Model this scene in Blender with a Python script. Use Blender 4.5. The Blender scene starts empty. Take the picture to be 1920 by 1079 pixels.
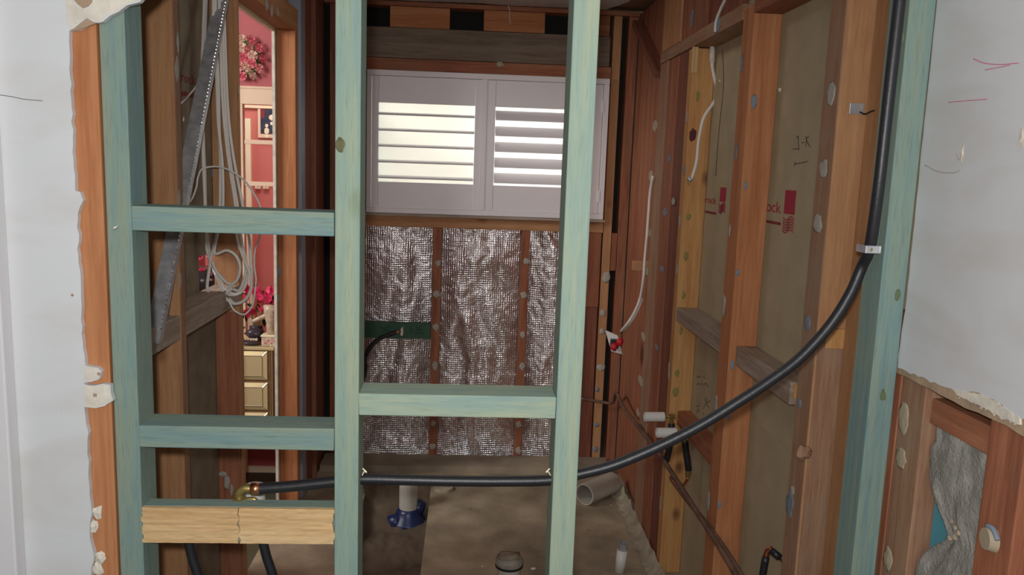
import bpy, bmesh, math, random
import numpy as np
from mathutils import Vector, Matrix, noise
random.seed(7)
sc = bpy.context.scene
C = sc.collection

# ------------------------------------------------------------------ camera
YAW, PIT, ROL = [math.radians(a) for a in (3.21459, 8.43689, -1.97879)]
F = 1504.14; H = 1.54
cy, sy = math.cos(YAW), math.sin(YAW)
fwd = Vector((sy*math.cos(PIT), cy*math.cos(PIT), -math.sin(PIT)))
r0 = Vector((cy, -sy, 0)); d0 = fwd.cross(r0)
RR = r0*math.cos(ROL)+d0*math.sin(ROL); DD = -r0*math.sin(ROL)+d0*math.cos(ROL)
cam = bpy.data.objects.new('camera', bpy.data.cameras.new('camera')); C.objects.link(cam)
up = -DD; bk = -fwd
cam.matrix_world = Matrix(((RR.x, up.x, bk.x, 0), (RR.y, up.y, bk.y, 0), (RR.z, up.z, bk.z, H), (0, 0, 0, 1)))
cam.data.sensor_width = 36; cam.data.lens = F/1920*36; cam.data.clip_start = .02
sc.camera = cam

# ------------------------------------------------------------------ view, world, lights
sc.view_settings.view_transform = 'Standard'; sc.view_settings.look = 'None'
sc.view_settings.exposure = 0.0; sc.view_settings.gamma = 1; sc.view_settings.use_curve_mapping = False
w = bpy.data.worlds.new('daylight'); sc.world = w; w.use_nodes = True
bg = w.node_tree.nodes['Background']; bg.inputs[0].default_value = (.95, 1, 1, 1); bg.inputs[1].default_value = 1.9

def area(name, loc, target, size, power, col=(1, 1, 1), sizey=None, shape='RECTANGLE'):
    l = bpy.data.lights.new(name, 'AREA'); l.energy = power; l.color = col; l.shape = shape; l.size = size
    if shape == 'RECTANGLE': l.size_y = sizey or size
    o = bpy.data.objects.new(name, l); C.objects.link(o); o.location = loc
    o.rotation_euler = (Vector(target)-Vector(loc)).to_track_quat('-Z', 'Y').to_euler(); return o
area('camera_flash', (-.022, -.03, H+.055), (.1, 3, 1.0), .035, 16.5, (1, .985, .97), shape='DISK')
area('near_room_fill', (-.3, -2.0, 1.7), (.1, 4, .9), 1.3, 20, (.97, .98, 1), 1.2)  # added soft ambient fill from behind the camera, no such source in view
area('pink_room_daylight', (-2.6, 2.3, 2.2), (-1.1, 4.2, 1.1), .9, 48, (1, .97, .93), .9)
area('reflected_room_fill', (-1.3, 5.0, 2.4), (-1.6, 6.0, 1.5), .5, 10, (1, .95, .88), .4)  # lamp added to light the stand-in space behind the door glass
area('bathroom_fill', (.0, 2.75, 2.32), (.05, 3.1, 0), .5, 2.5, (1, .93, .85), .3)  # added fill under the ceiling to lift the ambient level, no real fitting

area('window_daylight', (.1, 5.6, 3.3), (.1, 4.3, 1.6), 1.5, 9, (.92, .97, 1), 1.2)

# ------------------------------------------------------------------ helpers
CP = Vector((0, 0, H))
def hit(u, v, ax, val):
    d = RR*((u-960)/F)+DD*((v-539.5)/F)+fwd
    i = 'xyz'.index(ax)
    return CP+d*((val-CP[i])/d[i])
def S(r, g, b):
    f = lambda c: (c/255/12.92) if c/255 <= .04045 else ((c/255+.055)/1.055)**2.4
    return (f(r), f(g), f(b), 1)
def tag(o, label=None, cat=None, group=None, kind=None):
    if label: o['label'] = label
    if cat: o['category'] = cat
    if group: o['group'] = group
    if kind: o['kind'] = kind
    return o
def link(name, me, mat, parent=None):
    o = bpy.data.objects.new(name, me); C.objects.link(o)
    if mat and not me.materials: me.materials.append(mat)
    if parent: o.parent = parent
    return o
def empty(name, loc, label, cat, group=None):
    o = bpy.data.objects.new(name, None); C.objects.link(o); o.location = loc; o.empty_display_size = .05
    return tag(o, label, cat, group)
def settle(o, org, parent=None):
    """move the mesh's origin to org (world) and parent it without moving it"""
    o.data.transform(Matrix.Translation(-Vector(org)))
    base = Vector((0, 0, 0))
    if parent:
        p = parent
        while p: base += p.location; p = p.parent
        o.parent = parent
    o.location = Vector(org)-base
    return o
def bm_obj(bm, name, mat, parent=None, smooth=False, org=None):
    bmesh.ops.recalc_face_normals(bm, faces=bm.faces[:])
    me = bpy.data.meshes.new(name); bm.to_mesh(me); bm.free()
    if smooth:
        for p in me.polygons: p.use_smooth = True
    if mat: me.materials.append(mat)
    o = bpy.data.objects.new(name, me); C.objects.link(o)
    if org is None:
        co = np.array([v.co[:] for v in me.vertices]); mn, mx = co.min(0), co.max(0)
        org = ((mn[0]+mx[0])/2, (mn[1]+mx[1])/2, mn[2])
    return settle(o, org, parent)
def add_box(bm, x0, x1, y0, y1, z0, z1, bev=0.0, rot=None, jit=0):
    r = bmesh.ops.create_cube(bm, size=1)
    vs = r['verts']
    m = Matrix.Translation(((x0+x1)/2, (y0+y1)/2, (z0+z1)/2)) @ (rot or Matrix.Identity(4)) @ Matrix.Diagonal((x1-x0, y1-y0, z1-z0, 1))
    bmesh.ops.transform(bm, matrix=m, verts=vs)
    if jit:
        for v in vs: v.co += Vector([random.uniform(-jit, jit) for _ in range(3)])
    if bev:
        es = list({e for v in vs for e in v.link_edges})
        bmesh.ops.bevel(bm, geom=es, offset=bev, segments=2, profile=.5, affect='EDGES')
def box(name, x0, x1, y0, y1, z0, z1, mat, label=None, cat=None, group=None, parent=None, bev=.0018, kind=None, jit=.0):
    bm = bmesh.new(); add_box(bm, x0, x1, y0, y1, z0, z1, bev, jit=jit)
    o = bm_obj(bm, name, mat, parent)
    return tag(o, label, cat, group, kind)
def catmull(pts, n=8):
    P = [Vector(p) for p in pts]; P = [P[0]*2-P[1]]+P+[P[-1]*2-P[-2]]
    out = []
    for i in range(1, len(P)-2):
        for k in range(n):
            t = k/n; a, b, c, d = P[i-1], P[i], P[i+1], P[i+2]
            out.append(.5*((2*b)+(c-a)*t+(2*a-5*b+4*c-d)*t*t+(3*b-a-3*c+d)*t**3))
    out.append(P[-2]); return out
def add_tube(bm, pts, r, seg=10, flat=1.0, cap=True, radii=None):
    T = []
    for i in range(len(pts)):
        a = pts[max(0, i-1)]; b = pts[min(len(pts)-1, i+1)]; T.append((b-a).normalized())
    n = T[0].orthogonal().normalized(); rings = []
    for i, p in enumerate(pts):
        n = (n-T[i]*n.dot(T[i])).normalized(); b = T[i].cross(n)
        rr = radii[i] if radii else r
        rings.append([bm.verts.new(p+(n*math.cos(2*math.pi*k/seg)+b*math.sin(2*math.pi*k/seg)*flat)*rr) for k in range(seg)])
    for i in range(len(rings)-1):
        for k in range(seg):
            bm.faces.new((rings[i][k], rings[i][(k+1) % seg], rings[i+1][(k+1) % seg], rings[i+1][k]))
    if cap:
        bm.faces.new(rings[0][::-1]); bm.faces.new(rings[-1])
def tube(name, pts, r, mat, label=None, cat=None, group=None, parent=None, n=8, seg=12, flat=1.0, smooth_path=True, radii=None):
    bm = bmesh.new(); P = catmull(pts, n) if smooth_path else [Vector(p) for p in pts]
    add_tube(bm, P, r, seg, flat, radii=radii)
    o = bm_obj(bm, name, mat, parent, smooth=True); return tag(o, label, cat, group)
def add_ring(bm, p0, p1, ro, ri, seg=28):
    """hollow pipe from p0 to p1"""
    p0, p1 = Vector(p0), Vector(p1); t = (p1-p0).normalized(); n = t.orthogonal().normalized(); b = t.cross(n)
    def ring(p, r): return [bm.verts.new(p+(n*math.cos(2*math.pi*k/seg)+b*math.sin(2*math.pi*k/seg))*r) for k in range(seg)]
    R = [ring(p0, ro), ring(p1, ro), ring(p1, ri), ring(p0, ri)]
    for a in range(4):
        A, B = R[a], R[(a+1) % 4]
        for k in range(seg): bm.faces.new((A[k], A[(k+1) % seg], B[(k+1) % seg], B[k]))
def add_blob(bm, c, rx, ry, rz, sub=2, rough=.2, seed=0):
    r = bmesh.ops.create_icosphere(bm, subdivisions=sub, radius=1)
    for v in r['verts']:
        q = v.co.copy(); s = 1+rough*noise.noise(q*1.6+Vector((seed*3.1, seed*1.7, 0)))
        v.co = Vector((c[0]+q.x*rx*s, c[1]+q.y*ry*s, c[2]+q.z*rz*s))
def extrude_outline(pts2, f3, depth_vec, bm=None):
    """pts2 outline -> f3(p) world points, thickened by depth_vec"""
    bm = bm or bmesh.new(); d = Vector(depth_vec)
    A = [bm.verts.new(f3(p)) for p in pts2]; B = [bm.verts.new(Vector(f3(p))+d) for p in pts2]
    n = len(A)
    fa = bm.faces.new(A); fb = bm.faces.new(B[::-1])
    for k in range(n): bm.faces.new((A[k], B[k], B[(k+1) % n], A[(k+1) % n]))
    bm.normal_update()
    bmesh.ops.triangulate(bm, faces=[fa, fb])
    return bm
def jag(pts, step=.01, amp=.004, seed=0):
    """irregular torn line through 2-D points"""
    rnd = random.Random(seed); out = []
    for i in range(len(pts)-1):
        a, b = np.array(pts[i], float), np.array(pts[i+1], float); L = np.linalg.norm(b-a); n = max(1, int(L/step))
        t = (b-a)/max(L, 1e-6); nn = np.array([-t[1], t[0]])
        for k in range(n):
            p = a+(b-a)*k/n
            if k: p = p+nn*rnd.uniform(-amp, amp)
            out.append(tuple(p))
    out.append(tuple(pts[-1])); return out

# ------------------------------------------------------------------ materials
def newmat(name):
    m = bpy.data.materials.new(name); m.use_nodes = True; nt = m.node_tree
    return m, nt, nt.nodes['Principled BSDF']
def simple(name, col, rough=.6, metal=0, bump=0, bscale=80, var=0.0, vscale=6, spec=.3):
    m, nt, b = newmat(name); b.inputs['Base Color'].default_value = col; b.inputs['Roughness'].default_value = rough
    b.inputs['Metallic'].default_value = metal; b.inputs['Specular IOR Level'].default_value = spec
    tc = nt.nodes.new('ShaderNodeTexCoord')
    if var:
        n = nt.nodes.new('ShaderNodeTexNoise'); n.inputs['Scale'].default_value = vscale; n.inputs['Detail'].default_value = 6
        nt.links.new(tc.outputs['Object'], n.inputs['Vector'])
        r = nt.nodes.new('ShaderNodeValToRGB'); e = r.color_ramp.elements
        e[0].position = .35; e[1].position = .68
        e[0].color = tuple(c*(1-var) for c in col[:3])+(1,); e[1].color = tuple(min(1, c*(1+var*.6)) for c in col[:3])+(1,)
        nt.links.new(n.outputs['Fac'], r.inputs['Fac']); nt.links.new(r.outputs['Color'], b.inputs['Base Color'])
    if bump:
        n2 = nt.nodes.new('ShaderNodeTexNoise'); n2.inputs['Scale'].default_value = bscale; n2.inputs['Detail'].default_value = 4
        nt.links.new(tc.outputs['Object'], n2.inputs['Vector'])
        bp = nt.nodes.new('ShaderNodeBump'); bp.inputs['Strength'].default_value = bump; bp.inputs['Distance'].default_value = .004
        nt.links.new(n2.outputs['Fac'], bp.inputs['Height']); nt.links.new(bp.outputs['Normal'], b.inputs['Normal'])
    return m
def wood(name, c1, c2, c3, axis='z', grain=55, rough=.75, dirt=.0, dirtcol=(.25, .2, .16, 1), knots=0.0, knotcol=(.06, .04, .02, 1), fine=.35):
    """sawn timber: streaks along the axis, broad colour bands, optional dirt and knots"""
    m, nt, b = newmat(name); N = nt.nodes.new; L = nt.links.new
    tc = N('ShaderNodeTexCoord'); oi = N('ShaderNodeObjectInfo')
    off = N('ShaderNodeVectorMath'); off.operation = 'MULTIPLY_ADD'
    cmb = N('ShaderNodeCombineXYZ')
    for k in range(3): L(oi.outputs['Random'], cmb.inputs[k])
    L(cmb.outputs[0], off.inputs[0]); off.inputs[1].default_value = (37, 91, 53); L(tc.outputs['Object'], off.inputs[2])
    st = {'x': (.06, 1, 1), 'y': (1, .06, 1), 'z': (1, 1, .06)}[axis]
    mp = N('ShaderNodeVectorMath'); mp.operation = 'MULTIPLY'; mp.inputs[1].default_value = st; L(off.outputs[0], mp.inputs[0])
    def nz(scale, detail, vec, dist=0):
        n = N('ShaderNodeTexNoise'); n.inputs['Scale'].default_value = scale; n.inputs['Detail'].default_value = detail
        n.inputs['Distortion'].default_value = dist; L(vec, n.inputs['Vector']); return n.outputs['Fac']
    broad = nz(grain*.5, 3, mp.outputs[0], .6); mid = nz(grain*2.2, 5, mp.outputs[0], .3); fin = nz(grain*9, 3, mp.outputs[0])
    r = N('ShaderNodeValToRGB'); e = r.color_ramp.elements
    e[0].position = .36; e[0].color = c2; e[1].position = .66; e[1].color = c3
    x = e.new(.5); x.color = c1
    mx = N('ShaderNodeMath'); mx.operation = 'MULTIPLY_ADD'; mx.inputs[1].default_value = .45; L(mid, mx.inputs[0])
    m2 = N('ShaderNodeMath'); m2.operation = 'MULTIPLY'; m2.inputs[1].default_value = .55; L(broad, m2.inputs[0]); L(m2.outputs[0], mx.inputs[2])
    L(mx.outputs[0], r.inputs['Fac'])
    col = r.outputs['Color']
    def mixin(col, fac, c, mode='MIX'):
        q = N('ShaderNodeMix'); q.data_type = 'RGBA'; q.blend_type = mode
        L(fac, q.inputs[0]); L(col, q.inputs[6]); q.inputs[7].default_value = c; return q.outputs[2]
    def ramp(v, a, bb, amt):
        q = N('ShaderNodeMapRange'); q.inputs[1].default_value = a; q.inputs[2].default_value = bb; q.inputs[4].default_value = amt; L(v, q.inputs[0]); return q.outputs[0]
    col = mixin(col, ramp(fin, .52, .8, fine), tuple(c*.45 for c in c2[:3])+(1,))
    if dirt:
        col = mixin(col, ramp(nz(7, 6, off.outputs[0], .5), .45, .7, dirt), dirtcol)
    if knots:
        kv = N('ShaderNodeVectorMath'); kv.operation = 'MULTIPLY'; kv.inputs[1].default_value = {'x': (.6, 1, 1), 'y': (1, .6, 1), 'z': (1, 1, .6)}[axis]; L(off.outputs[0], kv.inputs[0])
        v = N('ShaderNodeTexVoronoi'); v.inputs['Scale'].default_value = 5.5; L(kv.outputs[0], v.inputs['Vector'])
        col = mixin(col, ramp(v.outputs['Distance'], .13, .04, knots), knotcol)
    L(col, b.inputs['Base Color']); b.inputs['Roughness'].default_value = rough; b.inputs['Specular IOR Level'].default_value = .25
    bp = N('ShaderNodeBump'); bp.inputs['Strength'].default_value = .25; bp.inputs['Distance'].default_value = .002
    L(mid, bp.inputs['Height']); L(bp.outputs['Normal'], b.inputs['Normal'])
    return m
W = {}
def wd(kind, ax):
    k = kind+ax
    if k in W: return W[k]
    g = dict(
        treated=dict(c1=(.27, .365, .285, 1), c2=(.225, .335, .31, 1), c3=(.36, .40, .265, 1), knots=.55, knotcol=(.16, .17, .07, 1), fine=.42, grain=46),
        treatedblue=dict(c1=(.225, .31, .26, 1), c2=(.155, .27, .285, 1), c3=(.285, .315, .22, 1), knots=.5, knotcol=(.12, .15, .06, 1), fine=.45, grain=42),
        treatedpale=dict(c1=(.33, .425, .325, 1), c2=(.26, .375, .345, 1), c3=(.43, .455, .30, 1), knots=.3, knotcol=(.14, .15, .06, 1), fine=.38, grain=40),
        orange=dict(c1=(.46, .18, .070, 1), c2=(.38, .135, .05, 1), c3=(.53, .235, .10, 1), fine=.2, grain=55),
        oregon=dict(c1=(.50, .235, .09, 1), c2=(.44, .19, .07, 1), c3=(.57, .29, .12, 1), grain=80, dirt=.3, dirtcol=(.3, .16, .08, 1), knots=.5, knotcol=(.12, .03, .012, 1), fine=.3),
        red=dict(c1=(.36, .115, .048, 1), c2=(.25, .075, .034, 1), c3=(.45, .175, .075, 1), dirt=.4, dirtcol=(.22, .12, .075, 1), fine=.35),
        darkred=dict(c1=(.25, .075, .04, 1), c2=(.18, .055, .03, 1), c3=(.32, .115, .06, 1), dirt=.3, dirtcol=(.13, .075, .05, 1), fine=.3),
        brown=dict(c1=(.35, .18, .095, 1), c2=(.28, .135, .07, 1), c3=(.42, .24, .13, 1), grain=80, dirt=.55, dirtcol=(.33, .24, .17, 1), fine=.4),
        weathered=dict(c1=(.35, .26, .19, 1), c2=(.26, .18, .125, 1), c3=(.46, .37, .30, 1), dirt=.4, dirtcol=(.42, .36, .31, 1), fine=.5),
        beam=dict(c1=(.20, .145, .10, 1), c2=(.15, .105, .07, 1), c3=(.26, .19, .135, 1), dirt=.4, dirtcol=(.24, .19, .15, 1), fine=.4),
        yellow=dict(c1=(.55, .285, .10, 1), c2=(.48, .22, .07, 1), c3=(.62, .36, .14, 1), knots=.85, knotcol=(.10, .035, .02, 1), fine=.22),
        raw=dict(c1=(.66, .42, .18, 1), c2=(.58, .33, .125, 1), c3=(.72, .49, .24, 1), fine=.5, grain=60),
    )[kind]
    for q in ('c1', 'c2', 'c3'):                    # slightly dusty, greyed timber
        c = g[q]; l = .3*c[0]+.59*c[1]+.11*c[2]; m_ = .06 if kind.startswith('treated') else (.04 if kind in ('orange', 'yellow') else .12)
        g[q] = tuple((v+(l-v)*m_)*(.93 if kind.startswith('treated') else 1) for v in c[:3])+(1,)
    W[k] = wood('wood_'+kind+'_'+ax, axis=ax, **g); return W[k]

def plaster_mat():
    m, nt, b = newmat('painted_plaster'); N = nt.nodes.new; L = nt.links.new
    tc = N('ShaderNodeTexCoord')
    n = N('ShaderNodeTexNoise'); n.inputs['Scale'].default_value = 3.5; n.inputs['Detail'].default_value = 5; n.inputs['Distortion'].default_value = .8
    mp = N('ShaderNodeVectorMath'); mp.operation = 'MULTIPLY'; mp.inputs[1].default_value = (1, 1, 2.6); L(tc.outputs['Object'], mp.inputs[0]); L(mp.outputs[0], n.inputs['Vector'])
    r = N('ShaderNodeValToRGB'); e = r.color_ramp.elements; e[0].position = .28; e[1].position = .55
    e[0].color = (.585, .57, .555, 1); e[1].color = (.645, .65, .66, 1); L(n.outputs['Fac'], r.inputs['Fac'])
    v = N('ShaderNodeTexVoronoi'); v.inputs['Scale'].default_value = 24; L(tc.outputs['Object'], v.inputs['Vector'])
    n3 = N('ShaderNodeTexNoise'); n3.inputs['Scale'].default_value = 2; L(tc.outputs['Object'], n3.inputs['Vector'])
    a = N('ShaderNodeMapRange'); a.inputs[1].default_value = .075; a.inputs[2].default_value = .045; L(v.outputs['Distance'], a.inputs[0])
    a2 = N('ShaderNodeMapRange'); a2.inputs[1].default_value = .55; a2.inputs[2].default_value = .62; L(n3.outputs['Fac'], a2.inputs[0])
    mu = N('ShaderNodeMath'); mu.operation = 'MULTIPLY'; L(a.outputs[0], mu.inputs[0]); L(a2.outputs[0], mu.inputs[1])
    q = N('ShaderNodeMix'); q.data_type = 'RGBA'; L(mu.outputs[0], q.inputs[0]); L(r.outputs['Color'], q.inputs[6]); q.inputs[7].default_value = (.35, .22, .15, 1)
    L(q.outputs[2], b.inputs['Base Color']); b.inputs['Roughness'].default_value = .6
    bp = N('ShaderNodeBump'); bp.inputs['Strength'].default_value = .12; bp.inputs['Distance'].default_value = .004
    n2 = N('ShaderNodeTexNoise'); n2.inputs['Scale'].default_value = 26; n2.inputs['Detail'].default_value = 6; L(tc.outputs['Object'], n2.inputs['Vector'])
    L(n2.outputs['Fac'], bp.inputs['Height']); L(bp.outputs['Normal'], b.inputs['Normal'])
    return m
M_plaster = plaster_mat()
M_gyp = simple('torn_gypsum', (.72, .66, .56, 1), .9, bump=.5, bscale=60, var=.18, vscale=25)
M_tanpaper = simple('torn_paper', (.42, .30, .20, 1), .9, bump=.4, bscale=90, var=.2, vscale=20)
M_white = simple('white_paint', (.70, .68, .69, 1), .35)
M_shutter = simple('white_shutter_paint', (.82, .77, .78, 1), .35, var=.03, vscale=3)
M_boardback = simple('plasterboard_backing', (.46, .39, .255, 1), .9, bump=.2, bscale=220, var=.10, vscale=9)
M_boardleft = simple('plasterboard_backing_dark', (.25, .20, .14, 1), .9, bump=.2, bscale=220, var=.18, vscale=14)  # darker copy of the wallboard backing for the left wall
M_seam = simple('board_edge_cream', (.45, .36, .2, 1), .9)
M_red = simple('red_print', (.42, .045, .07, 1), .8, var=.2, vscale=90)
M_reddim = simple('faded_red_print', (.26, .045, .06, 1), .8, var=.3, vscale=90)
M_pencil = simple('pencil_mark', (.08, .065, .045, 1), .9)
M_daub = simple('adhesive_grey', (.44, .41, .36, 1), .85, bump=.3, bscale=60, var=.15, vscale=30)
M_daubblue = simple('adhesive_blue', (.22, .26, .31, 1), .85, bump=.3, bscale=60, var=.2, vscale=30)
M_daubgreen = simple('old_green_stain', (.27, .235, .075, 1), .85)
M_daubtan = simple('adhesive_tan', (.42, .34, .24, 1), .8, bump=.15, bscale=60, var=.08, vscale=20)
M_black = simple('black_pipe_foam', (.016, .016, .019, 1), .42, bump=.1, bscale=150, spec=.5)
M_cable = simple('white_cable_sheath', (.74, .69, .64, 1), .45, var=.06, vscale=10)
M_brass = simple('brass', (.42, .31, .11, 1), .42, .8, var=.3, vscale=40)
M_copper = simple('copper', (.72, .30, .16, 1), .35, 1, var=.3, vscale=40)
M_oldcopper = simple('tarnished_copper', (.22, .13, .095, 1), .6, .35, var=.3, vscale=20)
M_steel = simple('galvanised_steel', (.50, .51, .53, 1), .42, .45, bump=.15, bscale=60, var=.25, vscale=40)
M_greymetal = simple('grey_painted_steel', (.36, .38, .45, 1), .4, .2, var=.1, vscale=5)
M_pvc = simple('grey_white_pvc', (.52, .49, .42, 1), .35, var=.15, vscale=9)
M_pvcwhite = simple('white_pvc', (.72, .70, .66, 1), .35)
M_blue = simple('blue_plastic', (.012, .022, .085, 1), .35, spec=.5)
M_concrete = simple('concrete', (.33, .27, .20, 1), .95, bump=.5, bscale=40, var=.35, vscale=4)
M_slab = simple('pale_concrete', (.38, .31, .215, 1), .95, bump=.6, bscale=45, var=.38, vscale=5)
M_dirt = simple('damp_soil', (.13, .095, .065, 1), .98, bump=.8, bscale=30, var=.35, vscale=6)
M_batt = simple('grey_insulation_wool', (.33, .315, .28, 1), 1, bump=.8, bscale=160, var=.30, vscale=16)
M_sark = simple('blue_sarking', (.09, .33, .42, 1), .45)
M_pink = simple('pink_paint', (.47, .125, .135, 1), .6, var=.04, vscale=3)
M_pinkfar = simple('salmon_paint', (.62, .20, .17, 1), .6)
M_cream = simple('cream_gloss_paint', (.80, .62, .45, 1), .4)
M_creamlight = simple('pale_cream_paint', (.86, .80, .56, 1), .4)
M_dark = simple('dark_cavity', (.02, .018, .015, 1), .95)
M_membrane = simple('torn_waterproofing', (.40, .35, .26, 1), .8, bump=.4, bscale=30, var=.3, vscale=14)
M_green_leaf = simple('green_leaf', (.07, .12, .03, 1), .5)
M_carpet = simple('dark_olive_carpet', (.10, .09, .055, 1), 1, bump=.5, bscale=200)
M_goldmirror = simple('gold_tinted_mirror', (.85, .74, .42, 1), .38, .55, bump=.35, bscale=9)
M_bevel = simple('champagne_frame', (.42, .30, .16, 1), .35, .6)
M_rosepink = simple('pink_rose_silk', (.85, .22, .28, 1), .6, var=.3, vscale=60)
M_rosepale = simple('cream_rose_silk', (.85, .62, .50, 1), .6, var=.12, vscale=60)
M_roseblush = simple('blush_rose_silk', (.88, .36, .36, 1), .6, var=.3, vscale=60)
M_magenta = simple('magenta_petals', (.80, .04, .14, 1), .55, var=.35, vscale=60)
M_ceramic = simple('cream_ceramic', (.62, .50, .36, 1), .3, var=.35, vscale=45)
M_darkcer = simple('dark_ceramic', (.05, .04, .05, 1), .25)
M_canvas = simple('dark_picture_paint', (.03, .05, .09, 1), .6, var=.6, vscale=30)

def foil_mat():
    m, nt, b = newmat('reflective_foil'); N = nt.nodes.new; L = nt.links.new
    b.inputs['Metallic'].default_value = .92; b.inputs['Roughness'].default_value = .25; b.inputs['Base Color'].default_value = (.92, .88, .88, 1)
    tc = N('ShaderNodeTexCoord'); h = []
    nz = N('ShaderNodeTexNoise'); nz.inputs['Scale'].default_value = 12; L(tc.outputs['Object'], nz.inputs['Vector'])
    wv_in = N('ShaderNodeVectorMath'); wv_in.operation = 'MULTIPLY_ADD'; wv_in.inputs[1].default_value = (.012, .012, .012)
    L(nz.outputs['Color'], wv_in.inputs[0]); L(tc.outputs['Object'], wv_in.inputs[2])
    for ax in ('X', 'Z'):
        wv = N('ShaderNodeTexWave'); wv.wave_type = 'BANDS'; wv.bands_direction = ax; wv.inputs['Scale'].default_value = 27
        wv.inputs['Distortion'].default_value = .35; wv.inputs['Detail Scale'].default_value = 3; L(wv_in.outputs[0], wv.inputs['Vector'])
        p = N('ShaderNodeMath'); p.operation = 'POWER'; p.inputs[1].default_value = 2.5; L(wv.outputs['Fac'], p.inputs[0]); h.append(p.outputs[0])
    ad = N('ShaderNodeMath'); ad.operation = 'MAXIMUM'; L(h[0], ad.inputs[0]); L(h[1], ad.inputs[1])
    n2 = N('ShaderNodeTexNoise'); n2.inputs['Scale'].default_value = 16; n2.inputs['Detail'].default_value = 7; n2.inputs['Distortion'].default_value = .7; L(tc.outputs['Object'], n2.inputs['Vector'])
    b1 = N('ShaderNodeBump'); b1.inputs['Strength'].default_value = .38; b1.inputs['Distance'].default_value = .022; L(n2.outputs['Fac'], b1.inputs['Height'])
    b2 = N('ShaderNodeBump'); b2.inputs['Strength'].default_value = .8; b2.inputs['Distance'].default_value = .0017; L(ad.outputs[0], b2.inputs['Height']); L(b1.outputs['Normal'], b2.inputs['Normal'])
    L(b2.outputs['Normal'], b.inputs['Normal'])
    return m
M_foil = foil_mat()
def frosted():
    m, nt, b = newmat('frosted_glass'); N = nt.nodes.new; L = nt.links.new
    b.inputs['Transmission Weight'].default_value = 1; b.inputs['Roughness'].default_value = .35; b.inputs['IOR'].default_value = 1.15
    b.inputs['Base Color'].default_value = (1, 1, .97, 1)
    tr = N('ShaderNodeBsdfTranslucent'); tr.inputs[0].default_value = (1, 1, .97, 1)
    mx = N('ShaderNodeMixShader'); mx.inputs[0].default_value = .45
    L(b.outputs[0], mx.inputs[1]); L(tr.outputs[0], mx.inputs[2]); L(mx.outputs[0], nt.nodes['Material Output'].inputs[0]); return m
M_frost = frosted()
def clear():
    m, nt, b = newmat('clear_glass'); N = nt.nodes.new; L = nt.links.new
    tr = N('ShaderNodeBsdfTransparent'); mx = N('ShaderNodeMixShader'); mx.inputs[0].default_value = .06
    gl = N('ShaderNodeBsdfGlossy'); gl.inputs['Roughness'].default_value = .03
    L(tr.outputs[0], mx.inputs[1]); L(gl.outputs[0], mx.inputs[2]); L(mx.outputs[0], nt.nodes['Material Output'].inputs[0]); return m
M_clear = clear()

# ------------------------------------------------------------------ small builders
def daub(parent, u, v, ax, val, ru, rv, mat=None, t=.004, seed=0):
    """flattened lump of wallboard glue on a timber face, sized in metres along the face and upward"""
    p = hit(u, v, ax, val); bm = bmesh.new(); k = random.uniform(.75, 1.0); ru *= k*random.uniform(.8, 1.1); rv *= k*random.uniform(.85, 1.15); t *= .6
    if ax == 'x': add_blob(bm, p, t, ru, rv, 3, .42, seed+u+v)
    else: add_blob(bm, p, ru, t, rv, 3, .42, seed+u+v)
    return bm_obj(bm, 'adhesive_daub', mat or M_daub, parent, smooth=True)
def member(name, x0, x1, y0, y1, z0, z1, kind, ax, label, cat, group=None, bev=.002, jit=.0008):
    return box(name, x0, x1, y0, y1, z0, z1, wd(kind, ax), label, cat, group, bev=bev, jit=jit)
def hole_cut(o, p0, p1, r):
    bm = bmesh.new(); add_tube(bm, [Vector(p0), Vector(p1)], r, 20)
    me = bpy.data.meshes.new('cut'); bmesh.ops.recalc_face_normals(bm, faces=bm.faces[:]); bm.to_mesh(me); bm.free()
    c = bpy.data.objects.new('cut', me); C.objects.link(c)
    md = o.modifiers.new('hole', 'BOOLEAN'); md.object = c; md.operation = 'DIFFERENCE'; md.solver = 'EXACT'
    bpy.context.view_layer.update()
    dg = bpy.context.evaluated_depsgraph_get(); new = bpy.data.meshes.new_from_object(o.evaluated_get(dg))
    o.modifiers.clear(); o.data = new; bpy.data.objects.remove(c)
def printed(text, size, org, xdir, mat, name, parent, align='LEFT', sx=1.0):
    """lettering printed flat on a vertical board; xdir is +1/-1 along world y"""
    cu = bpy.data.curves.new(name, 'FONT'); cu.body = text; cu.size = size; cu.extrude = .0004; cu.align_x = align
    t = bpy.data.objects.new(name, cu); C.objects.link(t)
    bpy.context.view_layer.update()
    me = bpy.data.meshes.new_from_object(t.evaluated_get(bpy.context.evaluated_depsgraph_get())); bpy.data.objects.remove(t)
    nx = xdir
    me.transform(Matrix(((0, 0, nx*1.0, org[0]), (nx*sx, 0, 0, org[1]), (0, 1, 0, org[2]), (0, 0, 0, 1))))
    me.materials.clear(); me.materials.append(mat)
    o = bpy.data.objects.new(name, me); C.objects.link(o); return settle(o, org, parent)
def scribble(strokes, ax, val, r, mat, name, parent):
    bm = bmesh.new()
    for s in strokes: add_tube(bm, catmull([hit(u, v, ax, val) for u, v in s], 4), r, 5)
    return bm_obj(bm, name, mat, parent)

FL = -.05     # top of the floor
CE = 2.37     # ceiling
CB = 2.350    # bathroom ceiling

# ================================================================== SETTING
def struct(o): o['kind'] = 'structure'; return o
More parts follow.
